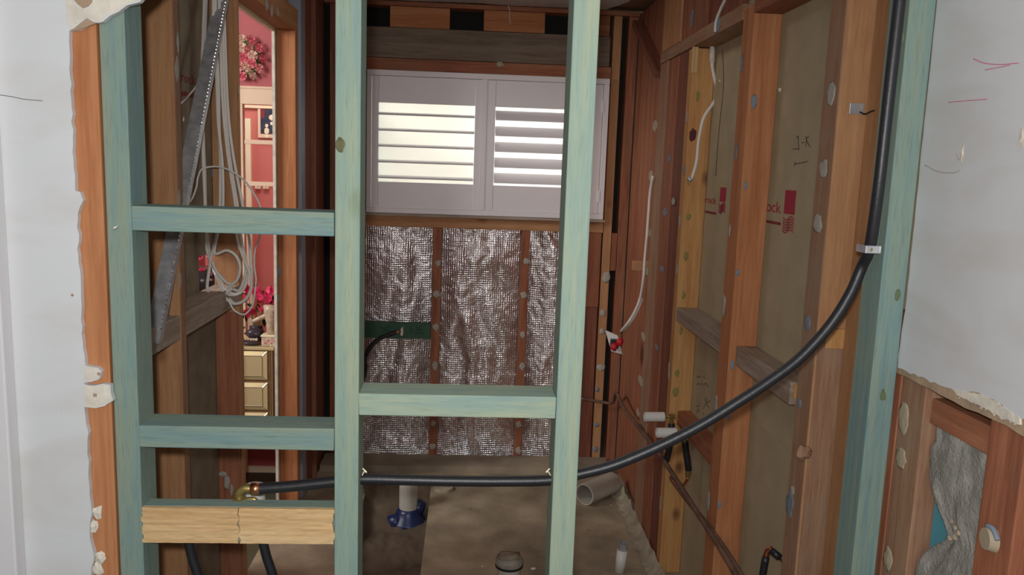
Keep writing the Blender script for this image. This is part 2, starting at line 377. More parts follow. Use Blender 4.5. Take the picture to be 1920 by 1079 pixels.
# floor of the bathroom with a dug trench: one slab with an opening
def floor():
    bm = bmesh.new()
    X = [-.83, -.47, -.155, .9]; Y = [1.2, 2.35, 3.90, 4.25]
    for i in range(3):
        for j in range(3):
            if i == 1 and j == 1: continue
            add_box(bm, X[i], X[i+1], Y[j], Y[j+1], FL-.22, FL)
    return struct(bm_obj(bm, 'floor', M_slab))
floor()
box('floor', -3.2, .9, -3, 1.2, FL-.1, FL, M_carpet, kind='structure', bev=0)
box('floor', -3.4, -.83, 1.2, 4.35, -.3, -.12, M_carpet, kind='structure', bev=0)
# near room
box('wall_near', -3.2, .95, -3.1, -3.0, FL, CE, M_plaster, kind='structure', bev=0)
box('wall_near_left', -3.3, -3.2, -3.1, 1.39, FL, CE, M_plaster, kind='structure', bev=0)
box('ceiling', -3.3, 1.0, -3.1, 1.4, CE, CE+.012, M_plaster, kind='structure', bev=0)
# bathroom ceiling: plaster with a torn far edge
cl = jag([(-.3, 4.19), (.0, 4.17), (.2, 4.195), (.45, 4.18), (.66, 4.19), (.72, 4.02), (.75, 3.85), (.78, 3.6), (.78, 1.4)], .02, .006, 3)
o = bm_obj(extrude_outline([(-.83, 1.4), (-.83, 4.17)]+cl, lambda p: Vector((p[0], p[1], CB)), (0, 0, .012)), 'ceiling', M_plaster); struct(o)
box('ceiling', -.9, 1.0, 1.401, 4.4, CE+.001, CE+.05, wd('brown', 'x'), kind='structure', bev=0)
# right wall outer skin: wallboard seen from behind
def sheet_x(name, x0, x1, y0, y1, z0, z1, mat, label, cat, bev=0): return box(name, x0, x1, y0, y1, z0, z1, mat, label, cat, bev=bev)
rb_top = box('wall_right', .885, .896, 1.47, 3.05, .808, CE, M_boardback, kind='structure', bev=0)
rb_low = box('wall_right', .885, .896, 1.47, 3.05, FL, .802, M_boardback, kind='structure', bev=0)
box('seam_edge', .8845, .8965, 1.47, 3.05, .802, .808, M_seam, parent=rb_top, bev=0)
box('wall_right', .886, .90, 3.05, 4.3, FL, CE, wd('darkred', 'z'), kind='structure', bev=0)
# left wall skin with a cut-out
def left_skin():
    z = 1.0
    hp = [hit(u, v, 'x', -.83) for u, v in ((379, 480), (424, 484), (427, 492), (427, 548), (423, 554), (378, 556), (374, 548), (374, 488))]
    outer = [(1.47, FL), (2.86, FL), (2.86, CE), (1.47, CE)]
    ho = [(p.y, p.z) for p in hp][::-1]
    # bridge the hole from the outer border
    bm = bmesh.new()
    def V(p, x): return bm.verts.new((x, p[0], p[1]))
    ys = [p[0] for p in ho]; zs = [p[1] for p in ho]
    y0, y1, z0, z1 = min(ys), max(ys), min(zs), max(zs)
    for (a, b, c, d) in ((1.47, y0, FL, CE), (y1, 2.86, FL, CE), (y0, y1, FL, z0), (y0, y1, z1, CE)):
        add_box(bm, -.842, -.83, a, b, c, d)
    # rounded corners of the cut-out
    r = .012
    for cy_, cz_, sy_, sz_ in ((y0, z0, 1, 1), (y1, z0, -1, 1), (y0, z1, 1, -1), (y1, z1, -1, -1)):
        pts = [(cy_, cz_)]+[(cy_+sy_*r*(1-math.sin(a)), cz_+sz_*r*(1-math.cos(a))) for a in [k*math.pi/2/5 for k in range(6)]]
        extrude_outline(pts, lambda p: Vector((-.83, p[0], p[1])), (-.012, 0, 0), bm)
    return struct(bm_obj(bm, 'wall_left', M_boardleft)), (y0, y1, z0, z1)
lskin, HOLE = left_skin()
box('wall_left', -.843, -.831, 3.512, 3.66, FL, CE, M_gyp, kind='structure', bev=0)
box('wall_left', -.845, -.83, 3.66, 4.30, FL, CE, wd('darkred', 'z'), kind='structure', bev=0)
box('wall_left', -.845, -.83, 2.86, 3.53, 2.13, CE, wd('brown', 'y'), kind='structure', bev=0)
box('trim_2', -.845, -.829, 2.70, 3.512, 2.072, 2.13, M_creamlight, kind='structure', bev=.001)
# exterior skin around the window opening, its black paints in the shade of gaps
for (a, b, c, d) in ((-.90, -.50, FL-.2, CE+.03), (.66, 1.0, FL-.2, CE+.03), (-.50, .66, FL-.2, 1.30), (-.50, .66, 1.99, CE+.03)):
    box('wall_back', a, b, 4.33, 4.40, c, d, M_dark, kind='structure', bev=0)
# white-painted wallboard of the opening's left side
jz = [(-.648, 0.60)]
def onl(u, v): p = hit(u, v, 'y', 1.385); return (p.x, p.z)
edge = [onl(171, 1079), onl(176, 1040), onl(168, 1000), onl(172, 965), onl(168, 930), onl(166, 880), onl(164, 840), onl(166, 812), onl(160, 780),
        onl(158, 764), onl(180, 766), onl(196, 762), onl(203, 757), onl(212, 752), onl(208, 738), onl(207, 722), onl(160, 722), onl(157, 718), onl(186, 712), onl(190, 698), onl(183, 690), onl(160, 686), onl(155, 640), onl(152, 560), onl(147, 480), onl(146, 400), onl(150, 388), onl(156, 376), onl(150, 360), onl(141, 358), onl(138, 300), onl(134, 200), onl(131, 100), onl(130, 58),
        onl(146, 56), onl(160, 48), onl(168, 40), onl(180, 43), onl(192, 41), onl(205, 30), onl(222, 22), onl(238, 10), onl(262, 4), onl(268, -4)]
edge = [(edge[0][0]-.01, FL)]+edge+[(-.50, 1.83), (-.40, 1.88), (-.2, 1.87), (.0, 1.93), (.25, 1.95), (.5, 1.94), (.795, 1.97)]
ej = jag(edge, .012, .0018, 5)
pl = bm_obj(extrude_outline([(-3.2, CE), (-3.2, FL)]+ej+[(.795, CE)], lambda p: Vector((p[0], 1.385, p[1])), (0, .011, 0)), 'wall_front', M_plaster); struct(pl)
# bare paper and gypsum where the paint layer came off
def patch(parent, name, px, plane, mat, off=.0012, seed=1, amp=.0015):
    P = [hit(u, v, 'y', plane) for u, v in px]; q = jag([(p.x, p.z) for p in P]+[(P[0].x, P[0].z)], .006, amp, seed)[:-1]
    return bm_obj(extrude_outline(q, lambda p: Vector((p[0], plane-off, p[1])), (0, off*.9, 0)), name, mat, parent)
patch(pl, 'torn_paper', [(139, 0), (146, 8), (156, 16), (166, 12), (173, 4), (176, -12), (136, -12)], 1.385, M_tanpaper, seed=2)
patch(pl, 'torn_paper', [(131, 57), (146, 48), (158, 38), (164, 34), (175, 41), (184, 43), (172, 47), (160, 52), (146, 56)], 1.385, M_tanpaper, seed=3)
patch(pl, 'bare_gypsum', [(124, -10), (127, 40), (131, 52), (150, 42), (163, 33), (182, 41), (205, 27), (240, 6), (262, 2), (266, -8), (180, -10), (170, 14), (158, 18), (146, 10), (137, -2)], 1.385, M_gyp, .0007, seed=4)
patch(pl, 'bare_gypsum', [(159, 724), (206, 724), (207, 740), (210, 750), (196, 757), (178, 765), (160, 762)], 1.385, M_gyp, seed=5)
patch(pl, 'bare_gypsum', [(158, 688), (182, 691), (188, 699), (184, 711), (160, 717)], 1.385, M_gyp, seed=6)
box('nail_head', *[c for c in (lambda p: (p.x-.003, p.x+.003, 1.3825, 1.384, p.z-.003, p.z+.003))(hit(179, 741, 'y', 1.385))], M_tanpaper, parent=pl, bev=.001)
box('nail_head', *[c for c in (lambda p: (p.x-.0025, p.x+.0025, 1.3825, 1.384, p.z-.0025, p.z+.0025))(hit(186, 701, 'y', 1.385))], M_tanpaper, parent=pl, bev=.001)
tube('hairline_crack', [hit(u, v, 'y', 1.3848) for u, v in ((-10, 177), (20, 181), (45, 186), (80, 189))], .0005, M_pencil, parent=pl, seg=5)
for i, (u, v) in enumerate(((186, 960), (176, 985), (190, 1045), (186, 1066))):
    p = hit(u, v, 'y', 1.397); bm = bmesh.new(); add_blob(bm, (p.x, 1.3945, p.z), .009, .005, .011, 2, .8, i*7)
    tag(bm_obj(bm, 'plaster_fragment', M_gyp), 'small lump of broken white plaster stuck low on the orange stud, '+['highest of the four', 'second from the top', 'second from the bottom', 'lowest of the four'][i], 'plaster fragment', 'plaster fragments on the orange stud')
# door architrave at the far left
box('trim_3', -.86, -.7735, 1.355, 1.385, FL, CE, M_white, kind='structure', bev=.003)

# white-painted wallboard on the right wall, hanging above the exposed studs
XR = .795
def onr(u, v): p = hit(u, v, 'x', XR); return (p.y, p.z)
low = [onr(1683, 690), onr(1700, 697), onr(1760, 722), onr(1800, 735), onr(1835, 737), onr(1860, 748), onr(1885, 765), onr(1900, 780), onr(1920, 787)]
low = [(low[0][0], low[0][1])]+low[1:]+[(.7, 1.235), (0, 1.24), (-1, 1.24), (-3, 1.24)]
lj = jag(low, .012, .0022, 8)
le = jag([(1.424, CE), onr(1754, 30), onr(1737, 190), onr(1724, 320), onr(1712, 440), onr(1700, 560), onr(1684, 668), onr(1683, 690)], .02, .0012, 9)
wr = bm_obj(extrude_outline(le+lj[1:]+[(-3, CE)], lambda p: Vector((XR, p[0], p[1])), (.003, 0, 0)), 'wall_right', M_plaster); struct(wr)
le2 = [(y+.0012, z) for y, z in le[:-1]]
core = jag([(1.413, 1.19), (1.33, 1.189), (1.2, 1.186), (1.1, 1.190), (1.04, 1.186), (-3, 1.186)], .03, .0018, 4)
bm = extrude_outline(le2+core+[(-3, CE)], lambda p: Vector((XR+.003, p[0], p[1])), (.0095, 0, 0))
tag(bm_obj(bm, 'torn_board_core', M_tanpaper, wr), 'tan paper and gypsum core below the torn white paint')
# crumbly gypsum along the tear
def patch_x(parent, name, pxs, mat, seed, x=XR, off=.0008):
    P = [hit(u, v, 'x', x) for u, v in pxs]; q = jag([(p.y, p.z) for p in P]+[(P[0].y, P[0].z)], .005, .0016, seed)[:-1]
    return bm_obj(extrude_outline(q, lambda p: Vector((x-off, p[0], p[1])), (off+.003, 0, 0)), name, mat, parent)
patch_x(wr, 'bare_gypsum', [(1786, 731), (1812, 736), (1838, 739), (1862, 750), (1888, 768), (1912, 784), (1912, 797), (1880, 785), (1850, 768), (1815, 750), (1795, 742)], M_gyp, 31)
bm = bmesh.new()
for i in range(45):
    t = random.random(); u = 1790+t*130; v = 731+t*60+random.uniform(-2, 15)
    p = hit(u, v, 'x', XR); s_ = random.uniform(.0007, .0026); add_blob(bm, (XR+.0025, p.y, p.z), .0012, s_*1.5, s_, 1, .9, i)
bm_obj(bm, 'crumbled_gypsum', M_gyp, wr)
M_crayon = simple('pink_crayon', (.62, .20, .33, 1), .7)
M_scuff = simple('grey_scuff', (.42, .37, .33, 1), .8)
for pts, mt in ((((1826, 110), (1845, 118), (1875, 121), (1912, 118)), M_crayon), (((1848, 131), (1870, 127), (1895, 122)), M_crayon),
                (((1779, 192), (1800, 190), (1826, 188), (1852, 186)), M_crayon), (((1735, 310), (1760, 322), (1790, 324), (1802, 318)), M_scuff),
                (((1808, 270), (1806, 285), (1800, 300), (1794, 288)), M_scuff)):
    tube('crayon_mark' if mt is M_crayon else 'scuff_mark', [hit(u, v, 'x', XR+.0002) for u, v in pts], .0009, mt, parent=wr, seg=5, flat=1)
for u, v, ru, rv in ((1804, 289, .006, .014), (1916, 256, .006, .014)):
    p = hit(u, v, 'x', XR); bm = bmesh.new(); add_blob(bm, (XR, p.y, p.z), .0015, ru, rv, 2, .7, u); bm_obj(bm, 'chipped_patch', M_gyp, wr)
box('wall_right', .93, .94, -3, 1.47, FL, CE, M_sark, kind='structure', bev=0)
box('blue_sarking', .848, .856, 1.155, 1.327, .3, 1.125, M_sark, 'sliver of bright blue sheet behind the grey insulation under the white wall', 'sarking', bev=0)

# pink room beyond the left wall
box('wall_pink_left', -3.4, -3.3, 1.39, 4.3, -.12, 2.6, M_pink, kind='structure', bev=0)
box('wall_pink_front', -3.3, -.845, 1.40, 1.45, -.12, 2.6, M_pink, kind='structure', bev=0)
box('ceiling', -3.4, -.845, 1.40, 6.3, 2.6, 2.62, M_plaster, kind='structure', bev=0)
YP = 4.2
hd = hit(490, 163, 'y', YP).z          # top of the cream door head
xa, xb = -1.30, -.96
box('wall_pink_back', -3.3, xa-.09, YP, YP+.1, -.12, 2.6, M_pink, kind='structure', bev=0)
box('wall_pink_back', xb+.09, -.845, YP, YP+.1, -.12, 2.6, M_pink, kind='structure', bev=0)
box('wall_pink_back', xa-.09, xb+.09, YP, YP+.1, hd-.02, 2.6, M_pink, kind='structure', bev=0)
box('baseboard_pink', -3.3, -.9, YP-.03, YP-.012, -.12, -.085, M_creamlight, kind='structure', bev=.002)
box('wall_pink_back', -1.9, -.86, YP-.012, YP, -.12, .45, M_pink, kind='structure', bev=0)
# added far space standing in for the reflection in the door glass
box('wall_reflected', -3.3, -.845, 5.9, 6.0, -.3, 2.6, M_pinkfar, kind='structure', bev=0)
box('floor', -3.3, -.845, 4.3, 6.0, -.3, -.12, M_carpet, kind='structure', bev=0)
box('wall_reflected_right', -.845, -.80, 4.3, 6.0, -.3, 2.6, M_pinkfar, kind='structure', bev=0)

# glazed cream door: door_1
def glazed_door():
    root = bpy.data.objects.new('door_1', None); C.objects.link(root); root.location = (-1.13, YP, -.12); root['kind'] = 'structure'
    z0 = -.12
    bm = bmesh.new()
    zb = hit(490, 197, 'y', YP).z
    add_box(bm, -1.5, -.86, YP-.02, YP+.02, zb, hd, .003)                     # deep cream head
    add_box(bm, -1.5, -.86, YP-.026, YP-.018, hd-.012, hd, .002)
    x450 = hit(450, 250, 'y', YP).x
    add_box(bm, x450+.002, x450+.02, YP-.02, YP+.02, z0, zb, .002)
    bm_obj(bm, 'door_frame', M_cream, root)
    for v in (267, 345):
        z = hit(490, v, 'y', YP).z
        bm = bmesh.new(); add_box(bm, x450+.02, -.86, YP-.012, YP+.012, z-.011, z+.011, .002); bm_obj(bm, 'glazing_bar', M_cream, root)
    box('glass_pane', x450+.02, -.86, YP-.002, YP+.002, z0+.6, zb, M_clear, parent=root, bev=0)
    box('bottom_panel', -1.5, -.86, YP+.0, YP+.03, z0, .5, M_pink, parent=root, bev=.001)
    return root
glazed_door()
# items built in the added far space as the reflection in the glass
Yf = 5.88
def fy(u, v): return hit(u, v, 'y', Yf)
a, b_ = fy(457, 222), fy(472, 345)
box('trim_4', a.x, b_.x, Yf-.015, Yf+.02, -.12, fy(460, 222).z, M_creamlight, kind='structure')
a, b_ = fy(456, 197), fy(530, 205)
box('trim_5', a.x, b_.x, Yf-.015, Yf+.02, b_.z, a.z, M_creamlight, kind='structure')
a, b_ = fy(485, 205), fy(521, 260)
pic = empty('framed_picture', ((a.x+b_.x)/2, Yf, b_.z), 'cream framed dark blue picture of a small pale figure, as reflected in the glass', 'picture')
bm = bmesh.new(); add_box(bm, a.x, b_.x, Yf-.03, Yf+.02, b_.z, a.z, .004); bm_obj(bm, 'picture_frame', M_cream, pic)
bm = bmesh.new(); add_box(bm, a.x+.02, b_.x-.01, Yf-.034, Yf-.03, b_.z+.03, a.z-.0, 0); bm_obj(bm, 'canvas', M_canvas, pic)
bm = bmesh.new(); add_box(bm, a.x+.022, a.x+.05, Yf-.036, Yf-.034, b_.z+.14, a.z-.0, 0); bm_obj(bm, 'painted_curtain', simple('dark_red_paint', (.22, .03, .04, 1)), pic)
bm = bmesh.new()
for u, v, rx, rz in ((500, 236, .012, .014), (500, 246, .018, .026), (500, 256, .02, .012), (509, 220, .02, .02), (512, 232, .022, .018)):
    p = hit(u, v, 'y', Yf-.035); add_blob(bm, p, rx, .002, rz, 1, .4, u)
bm_obj(bm, 'painted_figure', M_creamlight, pic)
for i, (u, v) in enumerate(((484, 350), (499, 350), (466, 350))):
    p = fy(u, v)
    sw = empty('light_switch', (p.x, Yf, p.z-.02), ('square cream light switch as reflected in the glass, '+['middle of the three', 'rightmost of the three', 'leftmost of the three'][i]), 'light switch', 'light switches as reflected in the glass')
    bm = bmesh.new(); add_box(bm, p.x-.02, p.x+.02, Yf-.012, Yf+.02, p.z-.017, p.z+.017, .003); bm_obj(bm, 'switch_plate', M_creamlight, sw)
    bm = bmesh.new(); add_box(bm, p.x-.005, p.x+.005, Yf-.016, Yf-.011, p.z-.006, p.z+.006, .001); bm_obj(bm, 'rocker', M_white, sw)
# column of small glowing beads for the sparkle at the doorway's left
for i in range(9):
    v = 225+i*12; p = hit(449.5, v, 'y', YP+.06); bm = bmesh.new(); add_blob(bm, (p.x-.004, p.y, p.z), .005, .005, .007, 1, 0, 0)
    mt = bpy.data.materials.get('bead_glow')
    if not mt:
        mt, nt, bb = newmat('bead_glow'); bb.inputs['Emission Color'].default_value = (1, .95, .7, 1); bb.inputs['Emission Strength'].default_value = 2.2
    tag(bm_obj(bm, 'glowing_bead', mt), 'tiny glowing bead in the sparkle beside the glazed door', 'light bulb', 'glowing beads beside the glazed door')

# ---- roses
def rose_mesh(mat):
    bm = bmesh.new(); rnd = random.Random(3)
    for ring, (n, rad, tilt, h) in enumerate(((3, .18, .15, .75), (5, .42, .45, .62), (6, .72, .85, .42))):
        for k in range(n):
            a0 = 2*math.pi*(k+.4*ring)/n
            g = []
            for i in range(4):
                t = i/3
                row = []
                for j in range(5):
                    s = (j/4-.5)*2*math.pi/n*.72*(1 if i else .5)
                    rr = rad*(.35+.65*t)+tilt*.28*t*t; zz = h*t*(1-.35*tilt*t)
                    aa = a0+s*(1+.15*t); wv = .04*math.sin(j*2.1+k)
                    row.append(bm.verts.new(((rr+wv)*math.cos(aa), (rr+wv)*math.sin(aa), zz-.1)))
                g.append(row)
            for i in range(3):
                for j in range(4): bm.faces.new((g[i][j], g[i][j+1], g[i+1][j+1], g[i+1][j]))
    add_blob(bm, (0, 0, .25), .16, .16, .32, 1, .1)
    add_blob(bm, (0, 0, 0), .5, .5, .2, 1, .1)
    me = bpy.data.meshes.new('rose_mesh'); bm.to_mesh(me); bm.free()
    for p in me.polygons: p.use_smooth = True
    me.materials.append(mat); return me
RM = [rose_mesh(m) for m in (M_rosepink, M_rosepale, M_roseblush, M_magenta)]
def leaf_mesh():
    bm = bmesh.new(); L_ = [(0, 0), (.3, .22), (.65, .26), (1, 0)]
    a = [bm.verts.new((x, y, .12*math.sin(x*3))) for x, y in L_]; b2 = [bm.verts.new((x, -y, .12*math.sin(x*3))) for x, y in L_[1:3]]
    bm.faces.new((a[0], a[1], b2[0])); bm.faces.new((a[1], a[2], b2[1], b2[0])); bm.faces.new((a[2], a[3], b2[1]))
    r = bmesh.ops.solidify(bm, geom=bm.faces[:], thickness=.03)
    me = bpy.data.meshes.new('leaf_mesh'); bm.to_mesh(me); bm.free(); me.materials.append(M_green_leaf); return me
LM = leaf_mesh()
wc = hit(462, 110, 'y', YP)
wreath = empty('rose_wreath', (wc.x, YP-.03, wc.z), 'round wreath of pink and cream roses hung on the pink wall above the glazed door', 'wreath')
bm = bmesh.new(); ring = [Vector((wc.x+.065*math.cos(t), YP-.018, wc.z+.075*math.sin(t))) for t in [k*2*math.pi/24 for k in range(25)]]
add_tube(bm, ring, .014, 8, cap=False); bm_obj(bm, 'wreath_base', M_green_leaf, wreath)
rnd = random.Random(11)
ros = []
for k in range(11):
    t = 2*math.pi*k/11; ros.append((.083*math.cos(t), .09*math.sin(t), .024, 0))
for k in range(8):
    t = 2*math.pi*(k+.3)/8; ros.append((.043*math.cos(t), .048*math.sin(t), .026, .012))
ros.append((0, 0, .026, .014))
for i, (dx, dz, s, dy) in enumerate(ros):
    me = RM[(0, 2, 1, 0, 2, 0, 1)[(i*5+i//3) % 7]]
    o = bpy.data.objects.new('rose', me); C.objects.link(o); o.parent = wreath
    o.location = (dx, -.002-dy, dz); o.scale = (s, s, s*1.1)
    o.rotation_euler = (math.pi/2+rnd.uniform(-.25, .25), rnd.uniform(-.3, .3)+dx*4, rnd.uniform(0, 1))
for i in range(12):
    t = 2*math.pi*i/12+.2; o = bpy.data.objects.new('leaf', LM); C.objects.link(o); o.parent = wreath
    o.location = (.075*math.cos(t), .0, .085*math.sin(t)); o.scale = (.035,)*3; o.rotation_euler = (0, -t, 0)

# ---- mirrored chest of drawers
YD = 3.72
zt = hit(490, 651, 'y', YD).z; xr = hit(507, 700, 'y', YD).x
dr = empty('chest_of_drawers', (xr-.3, YD+.18, -.12), 'gold mirror-fronted chest of drawers standing in the pink room', 'chest of drawers')
box('carcass', xr-.62, xr, YD+.004, YD+.34, .235, zt-.012, M_bevel, parent=dr)
box('side_panel', xr+.0005, xr+.006, YD+.012, YD+.33, .24, zt-.014, M_goldmirror, parent=dr)
box('top', xr-.635, xr+.02, YD-.012, YD+.35, zt-.014, zt, M_goldmirror, parent=dr)
rows = [(657, 714), (716, 770), (772, 830)]
for (va, vb) in rows:
    za, zb = hit(490, va, 'y', YD).z-.003, hit(490, vb, 'y', YD).z+.003
    x0, x1 = xr-.60, xr-.012
    d = box('drawer', x0, x1, YD-.004, YD+.004, zb, za, M_bevel, parent=dr)
    bw = .022
    bm = bmesh.new(); fx = [(x0+.002, zb+.002), (x1-.002, zb+.002), (x1-.002, za-.002), (x0+.002, za-.002)]; ix = [(x0+bw, zb+bw), (x1-bw, zb+bw), (x1-bw, za-bw), (x0+bw, za-bw)]
    A = [bm.verts.new((x, YD-.006, z)) for x, z in fx]; B = [bm.verts.new((x, YD-.014, z)) for x, z in ix]
    for k in range(4): bm.faces.new((A[k], A[(k+1) % 4], B[(k+1) % 4], B[k]))
    bm_obj(bm, 'bevelled_border', M_goldmirror, d)
    bm = bmesh.new(); c0 = [Vector((x, YD-.0145, z)) for x, z in ix]
    for k in range(4): add_tube(bm, [c0[k], c0[(k+1) % 4]], .0018, 6)
    for k in range(4): add_tube(bm, [Vector((fx[k][0], YD-.006, fx[k][1])), c0[k]], .0016, 6)
    bm_obj(bm, 'silver_beading', simple('silver_edge', (.75, .72, .62, 1), .25, 1), d)
    box('mirror_panel', ix[0][0], ix[1][0], YD-.0142, YD-.012, ix[0][1], ix[2][1], M_goldmirror, parent=d, bev=0)
for dx in (-.58, -.28):
    box('leg', xr+dx, xr+dx+.03, YD+.02, YD+.05, -.12, .235, M_bevel, parent=dr); box('leg', xr+dx, xr+dx+.03, YD+.28, YD+.31, -.12, .235, M_bevel, parent=dr)

# ---- things on the chest
def flower(mat, n=9, r=.022):
    bm = bmesh.new()
    for k in range(n):
        t = 2*math.pi*k/n
        ps = [(0, 0), (.35, .16), (.8, .2), (1, 0), (.8, -.2), (.35, -.16)]
        vs = []
        for x, y in ps:
            X = x*math.cos(t)-y*math.sin(t); Y = x*math.sin(t)+y*math.cos(t)
            vs.append(bm.verts.new((X*r, Y*r, .35*r*x*(1-x*.4))))
        bm.faces.new(vs)
    add_blob(bm, (0, 0, .1*r), .18*r, .18*r, .18*r, 1, 0)
    me = bpy.data.meshes.new('flower_mesh'); bm.to_mesh(me); bm.free(); me.materials.append(mat); return me
FM = flower(M_magenta)
fc = hit(488, 600, 'y', YD+.12)
fp = empty('flower_arrangement', (fc.x, YD+.12, zt), 'magenta artificial flowers with dark leaves in a pot on the mirrored chest', 'flowers')
bm = bmesh.new(); add_tube(bm, [Vector((fc.x-.02, YD+.12, zt+z)) for z in (0, .02, .05, .07, .075)], .03, 14, radii=[.022, .03, .034, .03, .032]); bm_obj(bm, 'pot', M_darkcer, fp, True)
rnd = random.Random(4)
for i in range(34):
    u = rnd.uniform(448, 514); v = 536+rnd.random()*50+max(0, (u-488)*-.1); p = hit(u, v, 'y', YD+.08+rnd.uniform(0, .08))
    o = bpy.data.objects.new('flower_head', FM); C.objects.link(o); o.parent = fp; o.location = p-fp.location
    o.rotation_euler = (math.pi/2+rnd.uniform(-.6, .6), rnd.uniform(-.6, .6), rnd.uniform(0, 3)); s = rnd.uniform(.8, 1.25); o.scale = (s, s, s)
for i in range(36):
    u = rnd.uniform(446, 514); v = rnd.uniform(545, 628); p = hit(u, v, 'y', YD+.10+rnd.uniform(0, .08))
    o = bpy.data.objects.new('leaf', LM); C.objects.link(o); o.parent = fp; o.location = p-fp.location; s = rnd.uniform(.03, .05); o.scale = (s, s, s)
    o.rotation_euler = [rnd.uniform(-1.6, 1.6) for _ in range(3)]
bm = bmesh.new()
for i in range(10):
    p = hit(rnd.uniform(455, 512), rnd.uniform(545, 590), 'y', YD+.12); add_tube(bm, [Vector((fc.x-.02+rnd.uniform(-.01, .01), YD+.12, zt+.06)), p], .0018, 5)
bm_obj(bm, 'stems', M_green_leaf, fp)
# ceramic boot-shaped planter on a square patterned pot
p = hit(503, 618, 'y', YD+.03)
bx = empty('ceramic_box', (hit(508, 640, 'y', YD+.03).x, YD+.03, zt), 'square cream ceramic pot with painted roses on the right end of the chest', 'pot')
c = hit(505, 640, 'y', YD+.03)
bm = bmesh.new(); add_box(bm, c.x-.03, c.x+.04, YD-.0, YD+.06, zt, zt+.05, .006); bm_obj(bm, 'pot_body', M_ceramic, bx)
bm = bmesh.new(); add_box(bm, c.x-.033, c.x+.043, YD-.003, YD+.063, zt+.047, zt+.056, .003); bm_obj(bm, 'rim', M_creamlight, bx)
bm = bmesh.new()
for q in range(4): add_blob(bm, (c.x-.012+q*.014, YD-.001, zt+.02+.012*(q % 2)), .006, .002, .006, 1, .3, q)
bm_obj(bm, 'painted_roses', M_rosepink, bx)
c = hit(506, 590, 'y', YD+.04)
sh = empty('ceramic_jug', (c.x, YD+.04, zt+.056), 'cream patterned ceramic jug with a long spout standing on the square pot', 'jug')
bm = bmesh.new(); zc = zt+.056; top = hit(505, 572, 'y', YD+.04).z
add_tube(bm, [Vector((c.x+.006, YD+.03, z)) for z in np.linspace(zc, top, 7)], .03, 18, radii=[.017, .02, .019, .024, .03, .031, .033])
bm_obj(bm, 'jug_body', M_ceramic, sh, True)
sp0 = hit(494, 594, 'y', YD+.02); sp1 = hit(475, 603, 'y', YD+.02)
bm = bmesh.new(); add_tube(bm, catmull([Vector((c.x, YD+.02, sp0.z+.01)), sp0, sp1], 5), .01, 10, radii=None); bm_obj(bm, 'spout', M_ceramic, sh, True)
c = hit(470, 640, 'y', YD+.04)
bw_ = empty('trinket_dish', (c.x, YD+.04, zt), 'dark oval dish with small trinkets on the chest under the flowers', 'dish')
bm = bmesh.new(); add_blob(bm, (c.x, YD+.04, zt+.012), .05, .035, .012, 2, .05, 0); bm_obj(bm, 'dish', M_darkcer, bw_, True)
bm = bmesh.new()
for q in range(6): add_blob(bm, (c.x-.03+q*.012, YD+.03, zt+.028), .009, .009, .008, 1, .3, q)
bm_obj(bm, 'trinkets', M_ceramic, bw_, True)
c = hit(478, 618, 'y', YD+.1)
bm = bmesh.new(); add_blob(bm, (c.x, YD+.09, zt+.045), .045, .03, .03, 2, .5, 6); add_blob(bm, (c.x, YD+.09, zt+.012), .03, .02, .014, 1, 0, 0)
tag(bm_obj(bm, 'dark_ornament', M_darkcer, smooth=True), 'dark rounded ornament standing behind the trinket dish on the chest', 'ornament')

# ---- flower basket seen through the small cut-out in the left wallboard
hc = Vector((-.93, (HOLE[0]+HOLE[1])/2+.18, (HOLE[2]+HOLE[3])/2))
fb = empty('floral_basket', (hc.x, hc.y, hc.z-.12), 'dark basket of small pale flowers seen through the hole cut in the left wallboard', 'basket')
bm = bmesh.new(); add_tube(bm, [Vector((hc.x, hc.y, hc.z+d)) for d in (-.12, -.06, .0)], .1, 16, radii=[.05, .085, .1]); bm_obj(bm, 'basket', M_darkcer, fb, True)
for i in range(30):
    o = bpy.data.objects.new('flower_head', (RM[1], RM[0], RM[3], RM[2])[i % 4 if i % 3 else 0]); C.objects.link(o); o.parent = fb
    o.location = (rnd.uniform(-.08, .08), rnd.uniform(-.1, .1), .12+rnd.uniform(-.05, .06)); s = rnd.uniform(.010, .017); o.scale = (s, s, s)
    o.rotation_euler = [rnd.uniform(-1.5, 1.5) for _ in range(3)]
box('stand', hc.x-.09, hc.x+.09, hc.y-.09, hc.y+.09, -.12, hc.z-.12, M_cream, 'cream pedestal carrying the dark flower basket behind the left wallboard', 'pedestal')

# ================================================================== FRONT FRAME
Y0, Y1 = 1.40, 1.472
fz0, fz1 = FL, 2.30
member('framing_plate', -.617, .795, Y0, Y1, fz1, fz1+.045, 'treated', 'x', 'blue-green treated timber top plate over the new stud frame', 'timber plate')
member('framing_plate', -.575, -.232, Y0, Y1, fz0, fz0+.045, 'treatedblue', 'x', 'blue-green treated bottom plate between the first and second new studs', 'timber plate')
g_st = 'new blue-green studs of the front frame'
s1 = member('wall_stud', -.617, -.575, Y0, Y1, fz0, fz1, 'treatedblue', 'z', 'blue-green treated stud beside the broken white plaster at the left of the frame', 'wall stud', g_st)
s2 = member('wall_stud', -.232, -.189, Y0, Y1, fz0, fz1, 'treated', 'z', 'blue-green treated stud with a dark knot, second stud of the new frame from the left', 'wall stud', g_st)
s3 = member('wall_stud', .166, .211, Y0, Y1, fz0, fz1, 'treatedpale', 'z', 'pale green-blue treated stud crossing in front of the white shutters', 'wall stud', g_st)
s4 = member('wall_stud', .747, .793, Y0, Y1, fz0, fz1, 'treatedblue', 'z', 'blue-green treated stud beside the white right wall, with the black pipe clipped to it', 'wall stud', g_st)
